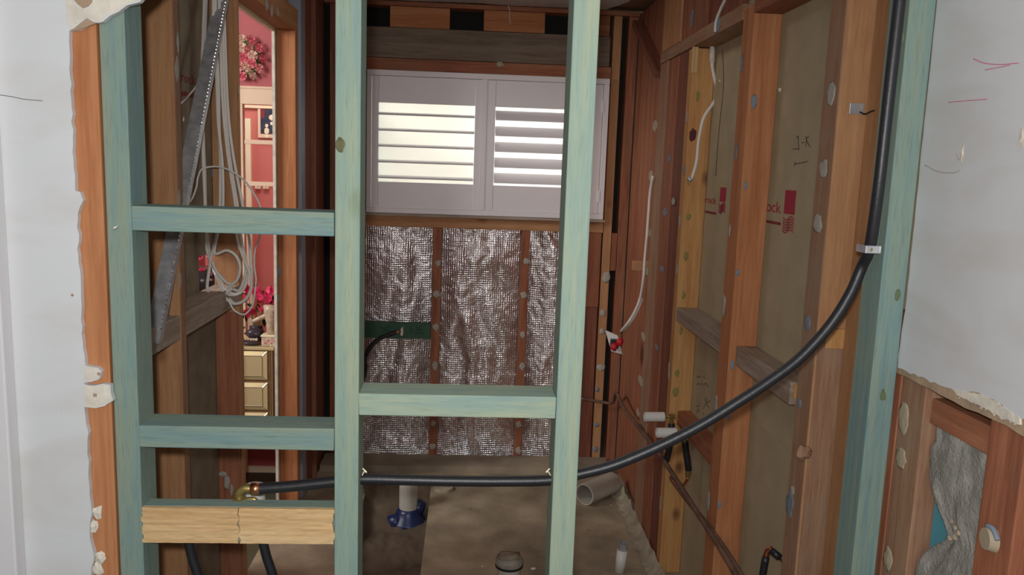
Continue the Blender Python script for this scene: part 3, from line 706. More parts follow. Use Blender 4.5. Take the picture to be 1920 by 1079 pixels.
# big knot on the second stud
kp = hit(642, 272, 'y', Y0); bm = bmesh.new(); add_blob(bm, (kp.x-.003, Y0, kp.z), .0085, .0007, .0135, 3, .25, 2)
bm_obj(bm, 'knot', simple('dark_knot', (.13, .12, .055, 1), .7, var=.3, vscale=60), s2, True)
for u, v, rx, rz in ((1683, 553, .006, .012), (1655, 742, .007, .012), (1690, 70, .006, .012)):
    kp = hit(u, v, 'y', Y0); kp.x = min(kp.x, .786); bm = bmesh.new(); add_blob(bm, (kp.x, Y0, kp.z), rx, .0005, rz, 3, .3, u)
    bm_obj(bm, 'knot', bpy.data.materials['dark_knot_green'] if 'dark_knot_green' in bpy.data.materials else simple('dark_knot_green', (.13, .17, .09, 1), .7, var=.3, vscale=60), s4, True)
# the hose line and the holes it passes through
HP = [hit(u, v, 'y', 1.437) for u, v in ((484, 917), (520, 914.5), (560, 911), (625, 904), (680, 899), (760, 900.5), (850, 902.5), (940, 903), (1030, 901), (1085, 890), (1150, 873), (1230, 840), (1310, 800), (1380, 757), (1445, 714), (1500, 672), (1555, 612), (1593, 553), (1616, 500))]
HP += [hit(u, v, 'y', y) for u, v, y in ((1630, 467, 1.415), (1641, 400, 1.40), (1650, 330, 1.392), (1660, 240, 1.389), (1670, 150, 1.388), (1678, 80, 1.388), (1687, 0, 1.388))]
HP.append(HP[-1]+(HP[-1]-HP[-2])*.9)
hp = catmull(HP, 8)
def at_x(x):
    for a, b in zip(hp, hp[1:]):
        if a.x <= x <= b.x: return a.lerp(b, (x-a.x)/(b.x-a.x))
for s, x0, x1 in ((s2, -.232, -.189), (s3, .166, .211)):
    a, b = at_x(x0-.005), at_x(x1+.005); d = (b-a).normalized()
    loc = s.location; hole_cut(s, a-d*.02-loc, b+d*.02-loc, .0135)
hose = empty('insulated_pipe', HP[0], 'long black foam-lagged pipe threaded through the new studs and curving up to the right stud', 'pipe')
tube('foam_lagging', HP, .0102, M_black, parent=hose, n=8, seg=16)
tube('copper_end', [HP[0]+Vector((-.013, 0, 0)), HP[0]+Vector((.004, 0, 0))], .0112, M_copper, parent=hose, smooth_path=False)
# brass elbow
e0 = HP[0]+Vector((-.013, 0, 0))
eb = empty('brass_elbow', e0+Vector((-.02, 0, -.09)), 'brass elbow fitting behind the bare-faced bottom noggin', 'pipe fitting')
bm = bmesh.new(); add_tube(bm, catmull([e0, e0+Vector((-.012, 0, 0)), e0+Vector((-.021, .001, -.008)), e0+Vector((-.022, .002, -.022)), e0+Vector((-.022, .002, -.09))], 5), .0085, 14)
bm_obj(bm, 'elbow_body', M_brass, eb, True)
bm = bmesh.new(); add_tube(bm, [e0+Vector((-.022, .002, -.018)), e0+Vector((-.022, .002, -.034))], .0125, 6); bm_obj(bm, 'compression_nut', M_brass, eb)
bm = bmesh.new(); add_tube(bm, catmull([e0+Vector((-.012, .004, -.024)), e0+Vector((.004, .004, -.022)), e0+Vector((.01, .004, -.03))], 4), .0045, 8); bm_obj(bm, 'side_outlet', M_brass, eb, True)
c = hit(477, 922, 'y', 1.56); bm = bmesh.new(); add_ring(bm, (c.x, 1.56, c.z+.012), (c.x, 1.56, .82), .021, .018); add_tube(bm, catmull([Vector((c.x, 1.56, .83)), Vector((c.x-.012, 1.56, .806)), Vector((c.x-.04, 1.56, .80)), Vector((-.735, 1.56, .80))], 6), .0205, 18)
add_tube(bm, [Vector((c.x, 1.56, c.z+.006)), Vector((c.x, 1.56, c.z+.012))], .018, 20)
tag(bm_obj(bm, 'waste_pipe', M_pvcwhite, smooth=False), 'white capped waste pipe standing behind the brass elbow', 'pipe')
# pipe clip
q = hit(1628, 467, 'y', 1.40)
cp = empty('saddle_clip', (q.x, 1.40, q.z-.006), 'small galvanised saddle clip holding the black pipe to the right blue-green stud', 'pipe clip')
bm = bmesh.new(); hc_ = min(hp, key=lambda p: abs(p.z-q.z) if p.x > .6 else 9)
add_box(bm, hc_.x-.013, hc_.x+.013, hc_.y-.0145, hc_.y-.0115, hc_.z-.007, hc_.z+.007, .001)
add_box(bm, hc_.x-.014, hc_.x-.0115, hc_.y-.0145, 1.437, hc_.z-.007, hc_.z+.007, .0008)
add_box(bm, hc_.x+.0115, hc_.x+.014, hc_.y-.0145, 1.400, hc_.z-.007, hc_.z+.007, .0008); bm_obj(bm, 'strap', M_steel, cp)
bm = bmesh.new(); add_blob(bm, (hc_.x-.004, hc_.y-.015, hc_.z), .0028, .001, .0028, 1, 0); bm_obj(bm, 'screw_head', M_brass, cp)
# noggins
g_ng = 'noggins of the new front frame'
def zz(v, u): return hit(u, v, 'y', Y0).z
n1 = member('noggin', -.575, -.232, Y0, Y1, 1.413, 1.455, 'treatedblue', 'x', 'blue-green noggin across the hanging white cables, top one on the left', 'noggin', g_ng)
n2 = member('noggin', -.575, -.232, Y0, Y1, 1.026, 1.067, 'treatedblue', 'x', 'blue-green noggin between the first two studs, middle one on the left', 'noggin', g_ng)
nm = member('noggin', -.189, .166, Y0, Y1, 1.092, 1.134, 'treatedpale', 'x', 'pale blue-green noggin between the second and third new studs below the foil', 'noggin', g_ng)
# bottom noggin: raw split face on treated timber
n3 = empty('noggin', (-.4, Y0, .847), 'blue-green noggin with its front chopped to bare yellow wood and split in the middle', 'noggin', g_ng)
box('treated_back', -.575, -.232, Y0+.006, Y0+.04, .847, .915, wd('treatedblue', 'x'), parent=n3)
def chopped(x0, x1, seed):
    bm = bmesh.new(); nx, nz = 30, 14; rnd = random.Random(seed); g = []
    for i in range(nx+1):
        row = []
        for j in range(nz+1):
            x = x0+(x1-x0)*i/nx; z = .8475+.067*j/nz
            if i in (0, nx) and 0 < j < nz: x += rnd.uniform(-.0025, .0025)
            d = .0016*noise.noise(Vector((x*7, z*130+seed, seed)))+.0008*noise.noise(Vector((x*50, z*400, 1)))
            row.append(bm.verts.new((x, Y0-.001+d, z+(.0008*noise.noise(Vector((x*40, j, seed))) if j in (0, nz) else 0))))
        g.append(row)
    bk_ = [[bm.verts.new((v.co.x, Y0+.007, v.co.z)) for v in r] for r in g]
    for i in range(nx):
        for j in range(nz): bm.faces.new((g[i][j], g[i+1][j], g[i+1][j+1], g[i][j+1]))
        bm.faces.new((g[i][0], g[i+1][0], bk_[i+1][0], bk_[i][0])); bm.faces.new((g[i][nz], g[i+1][nz], bk_[i+1][nz], bk_[i][nz]))
    for j in range(nz):
        bm.faces.new((g[0][j], g[0][j+1], bk_[0][j+1], bk_[0][j])); bm.faces.new((g[nx][j], g[nx][j+1], bk_[nx][j+1], bk_[nx][j]))
    return bm
xs = hit(448, 985, 'y', Y0).x
tag(bm_obj(chopped(-.574, xs-.0008, 1), 'bare_wood_face', wd('raw', 'x'), n3), 'rough bare yellow wood left of the split')
tag(bm_obj(chopped(xs+.0008, -.2325, 2), 'bare_wood_face', wd('raw', 'x'), n3), 'rough bare yellow wood right of the split')
# nail and cord ends
tube('bent_nail', [hit(211, 430, 'y', 1.395), hit(216, 427, 'y', 1.385), hit(221, 424, 'y', 1.40)], .0016, simple('bright_steel', (.9, .9, .9, 1), .4, .2), 'short bright bent nail in the leftmost blue-green stud', 'nail', seg=6)
for u, v, lab in ((682, 884, 'frayed scrap of pale cord beside the pipe hole in the second stud'), (1029, 884, 'frayed scrap of pale cord beside the pipe hole in the third stud')):
    s = 1 if u < 800 else -1
    tube('cord_scrap', [hit(u-3*s, v+8, 'y', 1.41), hit(u+s, v+1, 'y', 1.405), hit(u+5*s, v+2, 'y', 1.403), hit(u-2*s, v-5, 'y', 1.405)], .0014, M_creamlight, lab, 'cord', seg=6)
# two lagged pipes below the bottom noggin
for pts, lab in ((((350, 985), (354, 1015), (360, 1045), (371, 1079), (385, 1130), (392, 1200)), 'black lagged pipe dropping below the left half of the bare-faced noggin'), (((488, 985), (493, 1015), (500, 1045), (511, 1079), (522, 1130), (526, 1200)), 'black lagged pipe dropping below the right half of the bare-faced noggin')):
    P = [hit(u, v, 'y', 1.455) for u, v in pts]; P.append(Vector((P[-1].x+.01, 1.455, FL)))
    tube('insulated_pipe', P, .0088, M_black, lab, 'pipe', 'pipes below the bare-faced noggin', seg=14)
# old orange stud behind the plaster edge
member('old_stud', -.72, -.6185, 1.397, 1.47, FL, CE, 'orange', 'z', 'smooth orange old stud between the broken plaster and the leftmost new stud', 'wall stud')

# ================================================================== RIGHT WALL
XI, XO = .80, .884
ow = 'old studs of the right wall'
A = member('old_stud', XI, XO, 1.757, 1.835, FL, CE, 'oregon', 'z', 'broad orange-brown old stud just behind the right blue-green stud', 'wall stud', ow)
bm = bmesh.new(); add_box(bm, XI+.004, XO-.002, 1.7535, 1.757, FL, hit(1600, 617, 'y', 1.757).z, .001); bm_obj(bm, 'rough_lower_face', wd('brown', 'z'), A)
bm = bmesh.new(); add_box(bm, XI-.0025, XI, 1.7575, 1.834, FL, CE, .0005); bm_obj(bm, 'dusty_edge', wd('weathered', 'z') if 0 else wd('brown', 'z'), A)
for u, v, ru, rv, m in ((1561, 175, .026, .026, M_daub), (1547, 316, .024, .024, M_daub), (1536, 420, .017, .018, M_daub), (1517, 605, .018, .018, M_daubblue), (1502, 757, .012, .012, M_daubblue), (1484, 945, .018, .026, M_daubblue), (1489, 920, .012, .01, M_daub)):
    daub(A, u-3, v, 'x', XI-.0028, ru*1.25, rv*1.2, m, t=.003)
p = hit(1508, 850, 'y', 1.752); bm = bmesh.new(); add_blob(bm, (p.x-.002, 1.752, p.z), .017, .008, .016, 3, .7, 3); bm_obj(bm, 'glue_lump', wd('brown', 'z'), A, True)
box('nail_plate', hit(1548, 640, 'y', 1.752).x, hit(1598, 640, 'y', 1.752).x, 1.7515, 1.7535, hit(1575, 655, 'y', 1.75).z, hit(1575, 618, 'y', 1.75).z, wd('yellow', 'z'), parent=A)
st_ = empty('metal_tie', hit(1600, 215, 'y', 1.755), 'small grey metal tie with a twisted wire nailed to the broad orange-brown stud', 'metal tie')
p = hit(1606, 204, 'y', 1.755); bm = bmesh.new(); add_box(bm, p.x-.016, p.x+.016, 1.7535, 1.7565, p.z-.012, p.z+.012, .001); bm_obj(bm, 'tie_plate', M_steel, st_)
bm = bmesh.new(); add_tube(bm, catmull([hit(1612, 210, 'y', 1.75), hit(1622, 214, 'y', 1.74), hit(1634, 209, 'y', 1.72), hit(1652, 205, 'y', 1.70)], 5), .0018, 6); bm_obj(bm, 'tie_wire', M_dark, st_, True)
member('old_stud', .86, .884, 1.60, 1.75, FL, CE, 'oregon', 'z', 'thin brown edge of timber between the broad old stud and the right blue-green stud', 'timber')
zB = hit(1440, 9, 'y', 2.352).z
B = member('old_stud', XI, XO, 2.352, 2.447, FL, zB, 'orange', 'z', 'orange old stud standing in front of the red-printed wallboard, second from the right', 'wall stud', ow)
for u, v, ru, rv, m in ((1424, 12, .012, .022, M_daubblue), (1414, 190, .010, .020, M_daubblue), (1380, 285, .014, .026, M_daubblue), (1390, 120, .010, .028, M_daubblue), (1368, 432, .012, .018, M_daub), (1357, 575, .018, .05, M_daub), (1342, 760, .018, .03, M_daub), (1328, 940, .016, .03, M_daub)):
    daub(B, u, v, 'x' if u not in (1414, 1424) else 'y', XI-.001 if u not in (1414, 1424) else 2.351, ru, rv, m, t=.003)
for u, v in ((1373, 685), (1366, 780), (1349, 948), (1383, 512), (1398, 348)): daub(B, u, v, 'y', 2.351, .007, .016, M_daubblue, t=.002)
zC = hit(1310, 90, 'y', 2.99).z
Cst = member('old_stud', XI, XO, 2.99, 3.043, FL, zC, 'yellow', 'z', 'knotty yellow pine stud with a grey cable stapled down it', 'wall stud', ow)
for u, v, m, ru, rv in ((1308, 180, M_daubgreen, .008, .024), (1291, 407, M_daubgreen, .009, .014), (1286, 480, M_daubgreen, .009, .02), (1282, 555, M_daubgreen, .01, .02), (1277, 620, M_daubgreen, .009, .022), (1270, 700, M_daubgreen, .01, .02), (1267, 735, M_daubgreen, .012, .02), (1299, 253, M_daubgreen, .013, .02)):
    daub(Cst, u, v, 'y', 2.9898, ru, rv, m if v != 253 else simple('purple_knot', (.10, .025, .03, 1), .8), t=.0008)
for u, v, ru, rv, m in ((1288, 220, .012, .026, M_daub), (1283, 320, .012, .02, M_daubblue), (1274, 415, .014, .03, M_daub), (1269, 505, .014, .03, M_daub), (1254, 697, .014, .04, M_daub), (1238, 945, .014, .04, M_daub)):
    daub(Cst, u, v, 'x', XI-.001, ru, rv, m, t=.003)
bm = bmesh.new(); p = hit(1294, 105, 'y', 2.985); add_box(bm, XI-.0015, XI+.02, 2.984, 3.0, zC-.09, zC+.004, .003); bm_obj(bm, 'split_notch', wd('raw', 'z'), Cst)
D1 = member('old_stud', .803, XO, 3.05, 3.19, FL, 2.0, 'darkred', 'z', 'dark red old board right behind the yellow pine stud', 'wall stud', ow)
D2 = member('old_stud', .800, XO, 3.195, 3.345, FL, 2.0, 'red', 'z', 'red-brown old stud second behind the yellow pine stud', 'wall stud', ow)
E_ = member('old_stud', .797, XO, 3.35, 3.485, FL, 2.0, 'brown', 'z', 'pale-edged brown old stud with the hanging white cable in front of it', 'wall stud', ow)
Fb = member('old_board', .835, XO, 3.49, 4.17, FL, 2.33, 'red', 'z', 'wide red board filling the far right corner', 'board')
for u, v, m in ((1262, 378, M_daub), (1255, 297, M_daubblue), (1241, 505, M_daubblue), (1231, 652, M_daubblue), (1247, 398, M_daubblue)):
    daub(D2, u, v, 'x', .799, .035, .018, m, t=.003)
for u, v in ((1228, 237), (1216, 435), (1212, 510), (1206, 632), (1201, 715), (1196, 775), (1220, 330)): daub(E_, u, v, 'x', .796, .05, .025, M_daubtan, t=.003)
# rail at door-head height and timbers above it
member('top_rail', XI-.002, XO, 1.838, 2.349, 2.003, 2.05, 'red', 'y', 'dusty red rail above the printed wallboard nearest the camera', 'timber rail')
rl = member('top_rail', XI-.002, XO, 2.45, 3.5, 2.003, 2.05, 'brown', 'y', 'dusty brown rail running along the right wall above the yellow pine stud', 'timber rail')
daub(rl, 1345, 45, 'x', XI-.003, .03, .03, M_daubblue)
ue = member('upper_stud', XI, XO, 3.195, 3.49, 2.052, CE, 'oregon', 'z', 'orange-brown stud end above the rail in the far right corner', 'wall stud')
us = member('upper_stud', .803, XO, 3.0, 3.185, 2.052, CE, 'red', 'z', 'red stud end above the rail right of the orange-brown one', 'wall stud')
member('upper_board', .85, XO, 2.66, 2.995, 2.052, CE, 'darkred', 'z', 'plain dark red board above the rail near the top of the right wall', 'board')
tube('white_cable', [hit(u, v, 'x', XI-.006) for u, v in ((1368, -20), (1358, 3), (1350, 20), (1343, 40), (1341, 60))], .005, M_cable, 'pale cable dropping from the ceiling onto the right wall rail', 'cable')
daub(us, 1297, 32, 'x', .802, .02, .03, M_daubblue); daub(ue, 1274, 28, 'x', .802, .02, .03, M_daubblue)
member('top_plate', .79, .884, 1.47, 4.19, 2.33, CE-.001, 'darkred', 'y', 'dark red top plate of the right wall against the ceiling', 'timber plate') if 0 else None
# diagonal brace in the corner
a, b = hit(1202, 50, 'y', 4.05), hit(1232, 132, 'x', .80)
a.x = .817; b.x = .817
br = bmesh.new(); add_box(br, -.015, .015, -.035, .035, -.5*(b-a).length-.05, .5*(b-a).length+.05, .002)
o = bm_obj(br, 'diagonal_brace', wd('darkred', 'z'), org=(0, 0, 0)); o.location = (a+b)/2; o.rotation_euler = (b-a).to_track_quat('Z', 'X').to_euler(); tag(o, 'short dark red diagonal brace in the far upper right corner', 'brace')
# noggins
member('old_noggin', .802, XO, 2.449, 2.988, .985, 1.036, 'weathered', 'y', 'rough grey weathered noggin left of the orange stud on the right wall', 'noggin', 'old noggins of the right wall')
nn = member('old_noggin', .822, XO, 1.93, 2.35, .970, 1.03, 'weathered', 'y', 'weathered noggin with a bright sawn end crossed by the black pipe', 'noggin', 'old noggins of the right wall')
box('sawn_end', .830, .874, 1.9255, 1.931, .988, 1.026, wd('yellow', 'x'), parent=nn)
member('old_noggin', .832, XO, 2.449, 2.988, .572, .628, 'red', 'y', 'low red noggin behind the two white tap sleeves', 'noggin', 'old noggins of the right wall')
stub = member('noggin_stub', .745, .834, 3.56, 3.60, hit(1195, 508, 'y', 3.56).z, hit(1195, 490, 'y', 3.56).z, 'oregon', 'x', 'short end of an old noggin sticking out behind the hanging white cable', 'timber')
p = hit(1375, 638, 'y', 2.348); 
# writing and print on the boards
def px(u, v): return hit(u, v, 'x', .8845)
def board_print(ua, ub, va, vb, bu0, bu1, bv0, bv1, extra):
    a, b = px(ua, vb), px(ub, vb); h = px(ua, va).z-px(ua, vb).z
    printed('rock', abs(h)*1.25, (.8842, a.y, a.z), -1, M_red, 'red_lettering', rb_top, sx=abs(a.y-b.y)/(abs(h)*1.25*1.9))
    c, d = px(bu0, bv1), px(bu1, bv1); zt_ = px(bu0, bv0).z; zb_ = px(bu0, bv1).z
    bm = bmesh.new(); y0, y1 = min(c.y, d.y), max(c.y, d.y)
    add_box(bm, .8838, .8848, y0, y1, zb_+(zt_-zb_)*.42, zt_)
    n = 6
    for k in range(n):
        zz_ = zb_+(zt_-zb_)*.38*k/n
        pts = [Vector((.8843, y0+(y1-y0)*t, zz_+.006*math.sin(t*6.3))) for t in np.linspace(0, 1, 8)]; add_tube(bm, pts, .0018, 5)
    bm_obj(bm, 'red_emblem', M_red, rb_top)
    a, b = px(ua, extra), px(ub, extra); bm = bmesh.new(); add_box(bm, .8840, .8848, min(a.y, b.y), max(a.y, b.y)-.0, a.z-.004, a.z+.004); bm_obj(bm, 'red_small_print', M_reddim, rb_top)
board_print(1322, 1343, 366, 380, 1348, 1359, 351, 397, 397)
board_print(1430, 1464, 372, 395, 1467, 1487, 356, 432, 414)
def stk(parent, strokes): scribble(strokes, 'x', .8845, .0011, M_pencil, 'pencil_writing', parent)
stk(rb_top, [((1487, 280), (1493, 279), (1499, 280)), ((1497, 255), (1497, 268), (1498, 280)), ((1497, 255), (1493, 259)), ((1503, 268), (1508, 267)), ((1510, 255), (1512, 262), (1511, 275)), ((1516, 256), (1512, 262), (1519, 276)), ((1489, 308), (1500, 306), (1514, 303)), ((1489, 312), (1491, 304))])
stk(rb_low, [((1306, 706), (1309, 709), (1312, 705), (1315, 709)), ((1318, 706), (1322, 710)), ((1306, 722), (1310, 719), (1314, 723)), ((1316, 718), (1318, 724)), ((1320, 722), (1324, 719), (1328, 726)), ((1305, 762), (1312, 762)), ((1308, 768), (1310, 772), (1306, 772)), ((1318, 768), (1323, 758), (1326, 748)), ((1322, 746), (1325, 756), (1331, 752)), ((1324, 758), (1330, 766)), ((1318, 775), (1320, 778))])
bm = bmesh.new(); add_tube(bm, catmull([px(1355, 0+95), px(1357, 140), px(1356, 170), px(1352, 210), px(1347, 260), px(1342, 330)], 5), .0012, 5); bm_obj(bm, 'thin_crack', M_dark, rb_top)
for u, v in ((1350, 152), (1436, 398), (1463, 168)):
    p = px(u, v); bm = bmesh.new(); add_blob(bm, (.883, p.y, p.z), .005, .006, .006, 1, .6, u); bm_obj(bm, 'screw_burst', M_gyp, rb_top)
# copper pipes along the foot of the right wall
def pr(u, v, x=.775): return hit(u, v, 'x', x)
cps = 'old copper pipes low on the right wall'
tube('copper_pipe', [hit(1090, 748, 'y', 4.13), hit(1120, 753, 'y', 4.13), hit(1148, 756, 'y', 4.1), Vector((.775, 3.95, .42)), Vector((.775, 3.7, .408)), pr(1235, 850), pr(1300, 950), pr(1380, 1079), Vector((.775, 1.6, .38))], .0085, M_oldcopper, 'tarnished copper pipe running from the back wall down the right wall', 'pipe', cps)
tube('copper_pipe', [Vector((.792, pr(1262, 905, .792).y+.03, .40)), pr(1262, 903, .792), pr(1290, 940, .792), pr(1340, 1003, .792), pr(1390, 1079, .792), Vector((.792, 1.6, .40))], .0085, M_oldcopper, 'second tarnished copper pipe lying just above and beside the long one', 'pipe', cps)
tube('copper_branch', [pr(1262, 902, .79), pr(1272, 915, .79), pr(1283, 908, .80), pr(1291, 897, .81)], .0045, M_copper, 'small copper branch rising from the copper pipes under the right tap', 'pipe')
# taps: white sleeves on brass spindles with lagged drops
def tap(u0, u1, v, x_in, yv, drop, lab, dl):
    root = empty('tap_body', hit(u1, v, 'y', yv), lab, 'tap')
    a, b = hit(u0, v, 'y', yv), hit(u1, v, 'y', yv); r = .0185
    bm = bmesh.new(); add_ring(bm, a, b, r, r*.72, 24); add_tube(bm, [a.lerp(b, .85), b], r*.72, 18); bm_obj(bm, 'white_sleeve', M_pvcwhite, root)
    c = hit(u1+22, v, 'y', yv); bm = bmesh.new(); add_tube(bm, [b, b.lerp(c, .6)], .0048, 8); add_tube(bm, [b.lerp(c, .5), b.lerp(c, .8)], .012, 6); add_tube(bm, [b.lerp(c, .75), c], .008, 12); bm_obj(bm, 'brass_spindle', M_brass, root)
    bm = bmesh.new(); P = [b.lerp(c, .65)]+[hit(uu, vv, 'y', yv) for uu, vv in drop[:1]]; add_tube(bm, P, .0075, 10); bm_obj(bm, 'brass_tail', M_brass, root)
    tp = empty('insulated_pipe', hit(*drop[-1], 'y', yv), dl, 'pipe', 'lagged drops under the taps')
    bm = bmesh.new(); add_tube(bm, catmull([hit(uu, vv, 'y', yv) for uu, vv in drop], 5), .0125, 12); bm_obj(bm, 'foam_lagging', M_black, tp, True)
    q = hit(*drop[-1], 'y', yv); bm = bmesh.new(); add_tube(bm, [q+Vector((0, 0, .004)), q+Vector((0, 0, -.02))], .011, 10); add_tube(bm, [q+Vector((0, 0, -.008)), q+Vector((0, 0, -.03))], .007, 10); bm_obj(bm, 'brass_joint', M_brass, tp)
tap(1208, 1245, 782, 0, 2.93, [(1259, 795), (1258, 820), (1254, 845), (1249, 865)], 'upper tap body with a white plastic sleeve on the right wall', 'black lagged drop under the upper white-sleeved tap')
tap(1231, 1268, 812, 0, 2.80, [(1284, 828), (1286, 845), (1289, 865), (1291, 882)], 'lower tap body with a white plastic sleeve on the right wall', 'black lagged drop under the lower white-sleeved tap')
# copper elbow with lagging, lower right
ce = empty('insulated_pipe', hit(1428, 1079, 'x', .80), 'short black lagged copper elbow at the foot of the broad old stud', 'pipe')
q = [hit(u, v, 'y', 1.93) for u, v in ((1424, 1120), (1430, 1079), (1436, 1045))]
bm = bmesh.new(); add_tube(bm, catmull(q, 4), .0095, 12); add_tube(bm, [hit(1446, 1033, 'y', 1.92), hit(1462, 1046, 'y', 1.90)], .0095, 12); bm_obj(bm, 'foam_lagging', M_black, ce, True)
bm = bmesh.new(); add_tube(bm, catmull([q[-1], hit(1439, 1034, 'y', 1.93), hit(1444, 1030, 'y', 1.925), hit(1448, 1034, 'y', 1.92)], 4), .0075, 10); bm_obj(bm, 'copper_bend', M_copper, ce, True)
bm = bmesh.new(); add_tube(bm, catmull([hit(1462, 1046, 'y', 1.90), hit(1470, 1062, 'y', 1.89), hit(1482, 1085, 'y', 1.88), hit(1490, 1130, 'y', 1.88)], 4), .0025, 6); bm_obj(bm, 'thin_wire', M_dark, ce, True)
# cables on the right wall
cb = [hit(u, v, 'y', 2.975) for u, v in ((1335.5, 80), (1335, 118), (1338, 140), (1343, 163), (1343, 182), (1335, 197), (1319, 222), (1310, 262), (1306, 302), (1299, 328), (1296, 336))]
k = empty('cable_conduit', cb[-1], 'pale grey cable snaking down the yellow pine stud to a small terminal', 'cable')
bm = bmesh.new(); add_tube(bm, catmull(cb, 6), .006, 10); bm_obj(bm, 'cable_sheath', M_cable, k, True)
bm = bmesh.new(); add_tube(bm, [cb[0], cb[1]], .0095, 10); bm_obj(bm, 'thick_end', M_cable, k, True)
bm = bmesh.new(); q = cb[-1]; add_blob(bm, q+Vector((-.004, 0, 0)), .012, .008, .012, 1, .3, 3); bm_obj(bm, 'terminal', M_steel, k, True)
bm = bmesh.new(); q = hit(1293, 346, 'y', 2.982); add_box(bm, q.x-.004, q.x+.004, q.y-.006, q.y+.006, q.z-.004, q.z+.004, .001); bm_obj(bm, 'brass_pin', M_brass, k)
# cable to the dangling socket plate
cb = [Vector(hit(u, v, 'x', .785)) for u, v in ((1224, 330), (1219, 360), (1216, 400), (1213, 440), (1209, 485), (1206, 525), (1200, 560))]+[hit(1190, 585, 'x', .76), hit(1178, 605, 'x', .73), hit(1164, 622, 'y', 3.62)]
sk = empty('socket_plate', hit(1150, 645, 'y', 3.6), 'white socket plate hanging from its cable with red terminals showing', 'socket')
bm = bmesh.new(); add_tube(bm, catmull(cb, 6), .0062, 8); add_tube(bm, catmull([p+Vector((.014, .01, 0)) for p in cb[-4:]], 6), .005, 8)
tag(bm_obj(bm, 'white_cable', M_cable, smooth=True), 'white cable hanging in the far right corner down to the dangling socket plate', 'cable')
yk = 3.61
cn = [hit(1135, 620, 'y', yk+.03), hit(1158, 630, 'y', yk), hit(1167, 665, 'y', yk-.0), hit(1146, 659, 'y', yk+.03)]
bm = bmesh.new(); A4 = [bm.verts.new(v) for v in cn]; B4 = [bm.verts.new(v+Vector((.004, .008, 0))) for v in cn]
bm.faces.new(A4); bm.faces.new(B4[::-1])
for i in range(4): bm.faces.new((A4[i], B4[i], B4[(i+1) % 4], A4[(i+1) % 4]))
bm_obj(bm, 'plate', M_pvcwhite, sk)
ctr = sum(cn, Vector())/4
bm = bmesh.new(); add_box(bm, ctr.x-.02, ctr.x+.016, ctr.y-.03, ctr.y-.002, ctr.z-.022, ctr.z+.022, .003); bm_obj(bm, 'terminal_block', M_darkcer, sk)
for dx, dz in ((-.006, -.012), (.02, .012)):
    bm = bmesh.new(); add_blob(bm, (ctr.x+dx, ctr.y-.035, ctr.z+dz), .017, .012, .02, 2, .3, 2); bm_obj(bm, 'red_terminal', simple('red_plastic', (.5, .02, .03, 1), .4), sk, True)

# near right wall below the white board
nr = 'studs exposed under the white right wall'
member('old_stud', .808, .90, 1.409, 1.47, FL, 1.30, 'red', 'z', 'thin strip of reddish old stud against the right blue-green stud, under the white wall', 'wall stud', nr)
P2 = member('old_stud', .811, .90, 1.33, 1.408, FL, 1.30, 'brown', 'z', 'brown old stud with oval glue daubs under the torn white wall edge', 'wall stud', nr)
for u, v, ru, rv in ((1690, 785, .017, .022), (1685, 860, .014, .017), (1661, 1047, .015, .024)): daub(P2, u+4, v, 'x', .810, ru*1.35, rv*1.3, M_daubtan, t=.004)
member('old_noggin', .822, .90, 1.153, 1.328, 1.120, 1.166, 'red', 'y', 'reddish old noggin just under the torn edge of the white right wall', 'noggin')
P4 = member('old_stud', .809, .90, 1.07, 1.152, FL, 1.30, 'red', 'z', 'reddish-brown old stud at the right edge with one thick round glue lump', 'wall stud', nr)
p = hit(1851, 1012, 'x', .80); bm = bmesh.new(); add_tube(bm, [Vector((.810, p.y, p.z)), Vector((.797, p.y+.002, p.z))], .017, 20, radii=[.02, .0165])
tag(bm_obj(bm, 'glue_lump', M_daubtan, P4, False), 'thick round tan lump of glue')
bm = bmesh.new(); add_tube(bm, catmull([Vector((.803, p.y+.008, p.z+.0185)), Vector((.803, p.y-.006, p.z+.0195)), Vector((.803, p.y-.019, p.z+.008))], 5), .004, 8); bm_obj(bm, 'glue_rim', M_daubblue, P4, True)
def batt(y0, y1, z0, z1, x, lab, clip=None, seed=0):
    bm = bmesh.new(); ny, nz = 34, 60; g = {}
    for i in range(ny+1):
        for j in range(nz+1):
            y = y0+(y1-y0)*i/ny; z = z0+(z1-z0)*j/nz
            d = .008*noise.fractal(Vector((y*16+seed, z*12+y*9, seed)), 1.1, 2.1, 4)+.002*noise.noise(Vector((y*90, z*80, 2)))
            yy = y
            if clip: yy = y0+(clip(z)-y0)*i/ny
            e = min(i, ny-i)/ny; e2 = min(j, nz-j)/nz
            g[i, j] = bm.verts.new((x+d+.012*math.exp(-e*30)+.006*math.exp(-e2*30), yy, z))
    for i in range(ny):
        for j in range(nz): bm.faces.new((g[i, j], g[i+1, j], g[i+1, j+1], g[i, j+1]))
    r = bmesh.ops.extrude_face_region(bm, geom=bm.faces[:])
    for v in r['geom']:
        if isinstance(v, bmesh.types.BMVert): v.co.x = x+.026
    return tag(bm_obj(bm, 'insulation_batt', M_batt, smooth=True), lab, 'insulation')
def clipf(z):
    # ragged far edge: leaves a sliver of blue sarking
    t = (z-.80)/.32
    return 1.326-.012*math.exp(-((z-1.10)/.012)**2)-.080*math.exp(-((z-.950)/.048)**2)+.002*math.sin(z*90)
bt = batt(1.155, 1.325, .3, 1.122, .820, 'crumpled grey insulation batt between the two exposed studs under the white wall', clipf, 1)
bm = bmesh.new(); p = hit(1790, 1000, 'x', .83)
for i, (du, dv) in enumerate(((-6, -22), (0, -10), (6, 0), (0, 8), (-10, 10))):
    q = hit(1790+du, 1000+dv, 'x', .816); add_blob(bm, q, .003, .006, .005, 1, .7, i)
bm_obj(bm, 'glue_crumb', M_daubtan, bt)
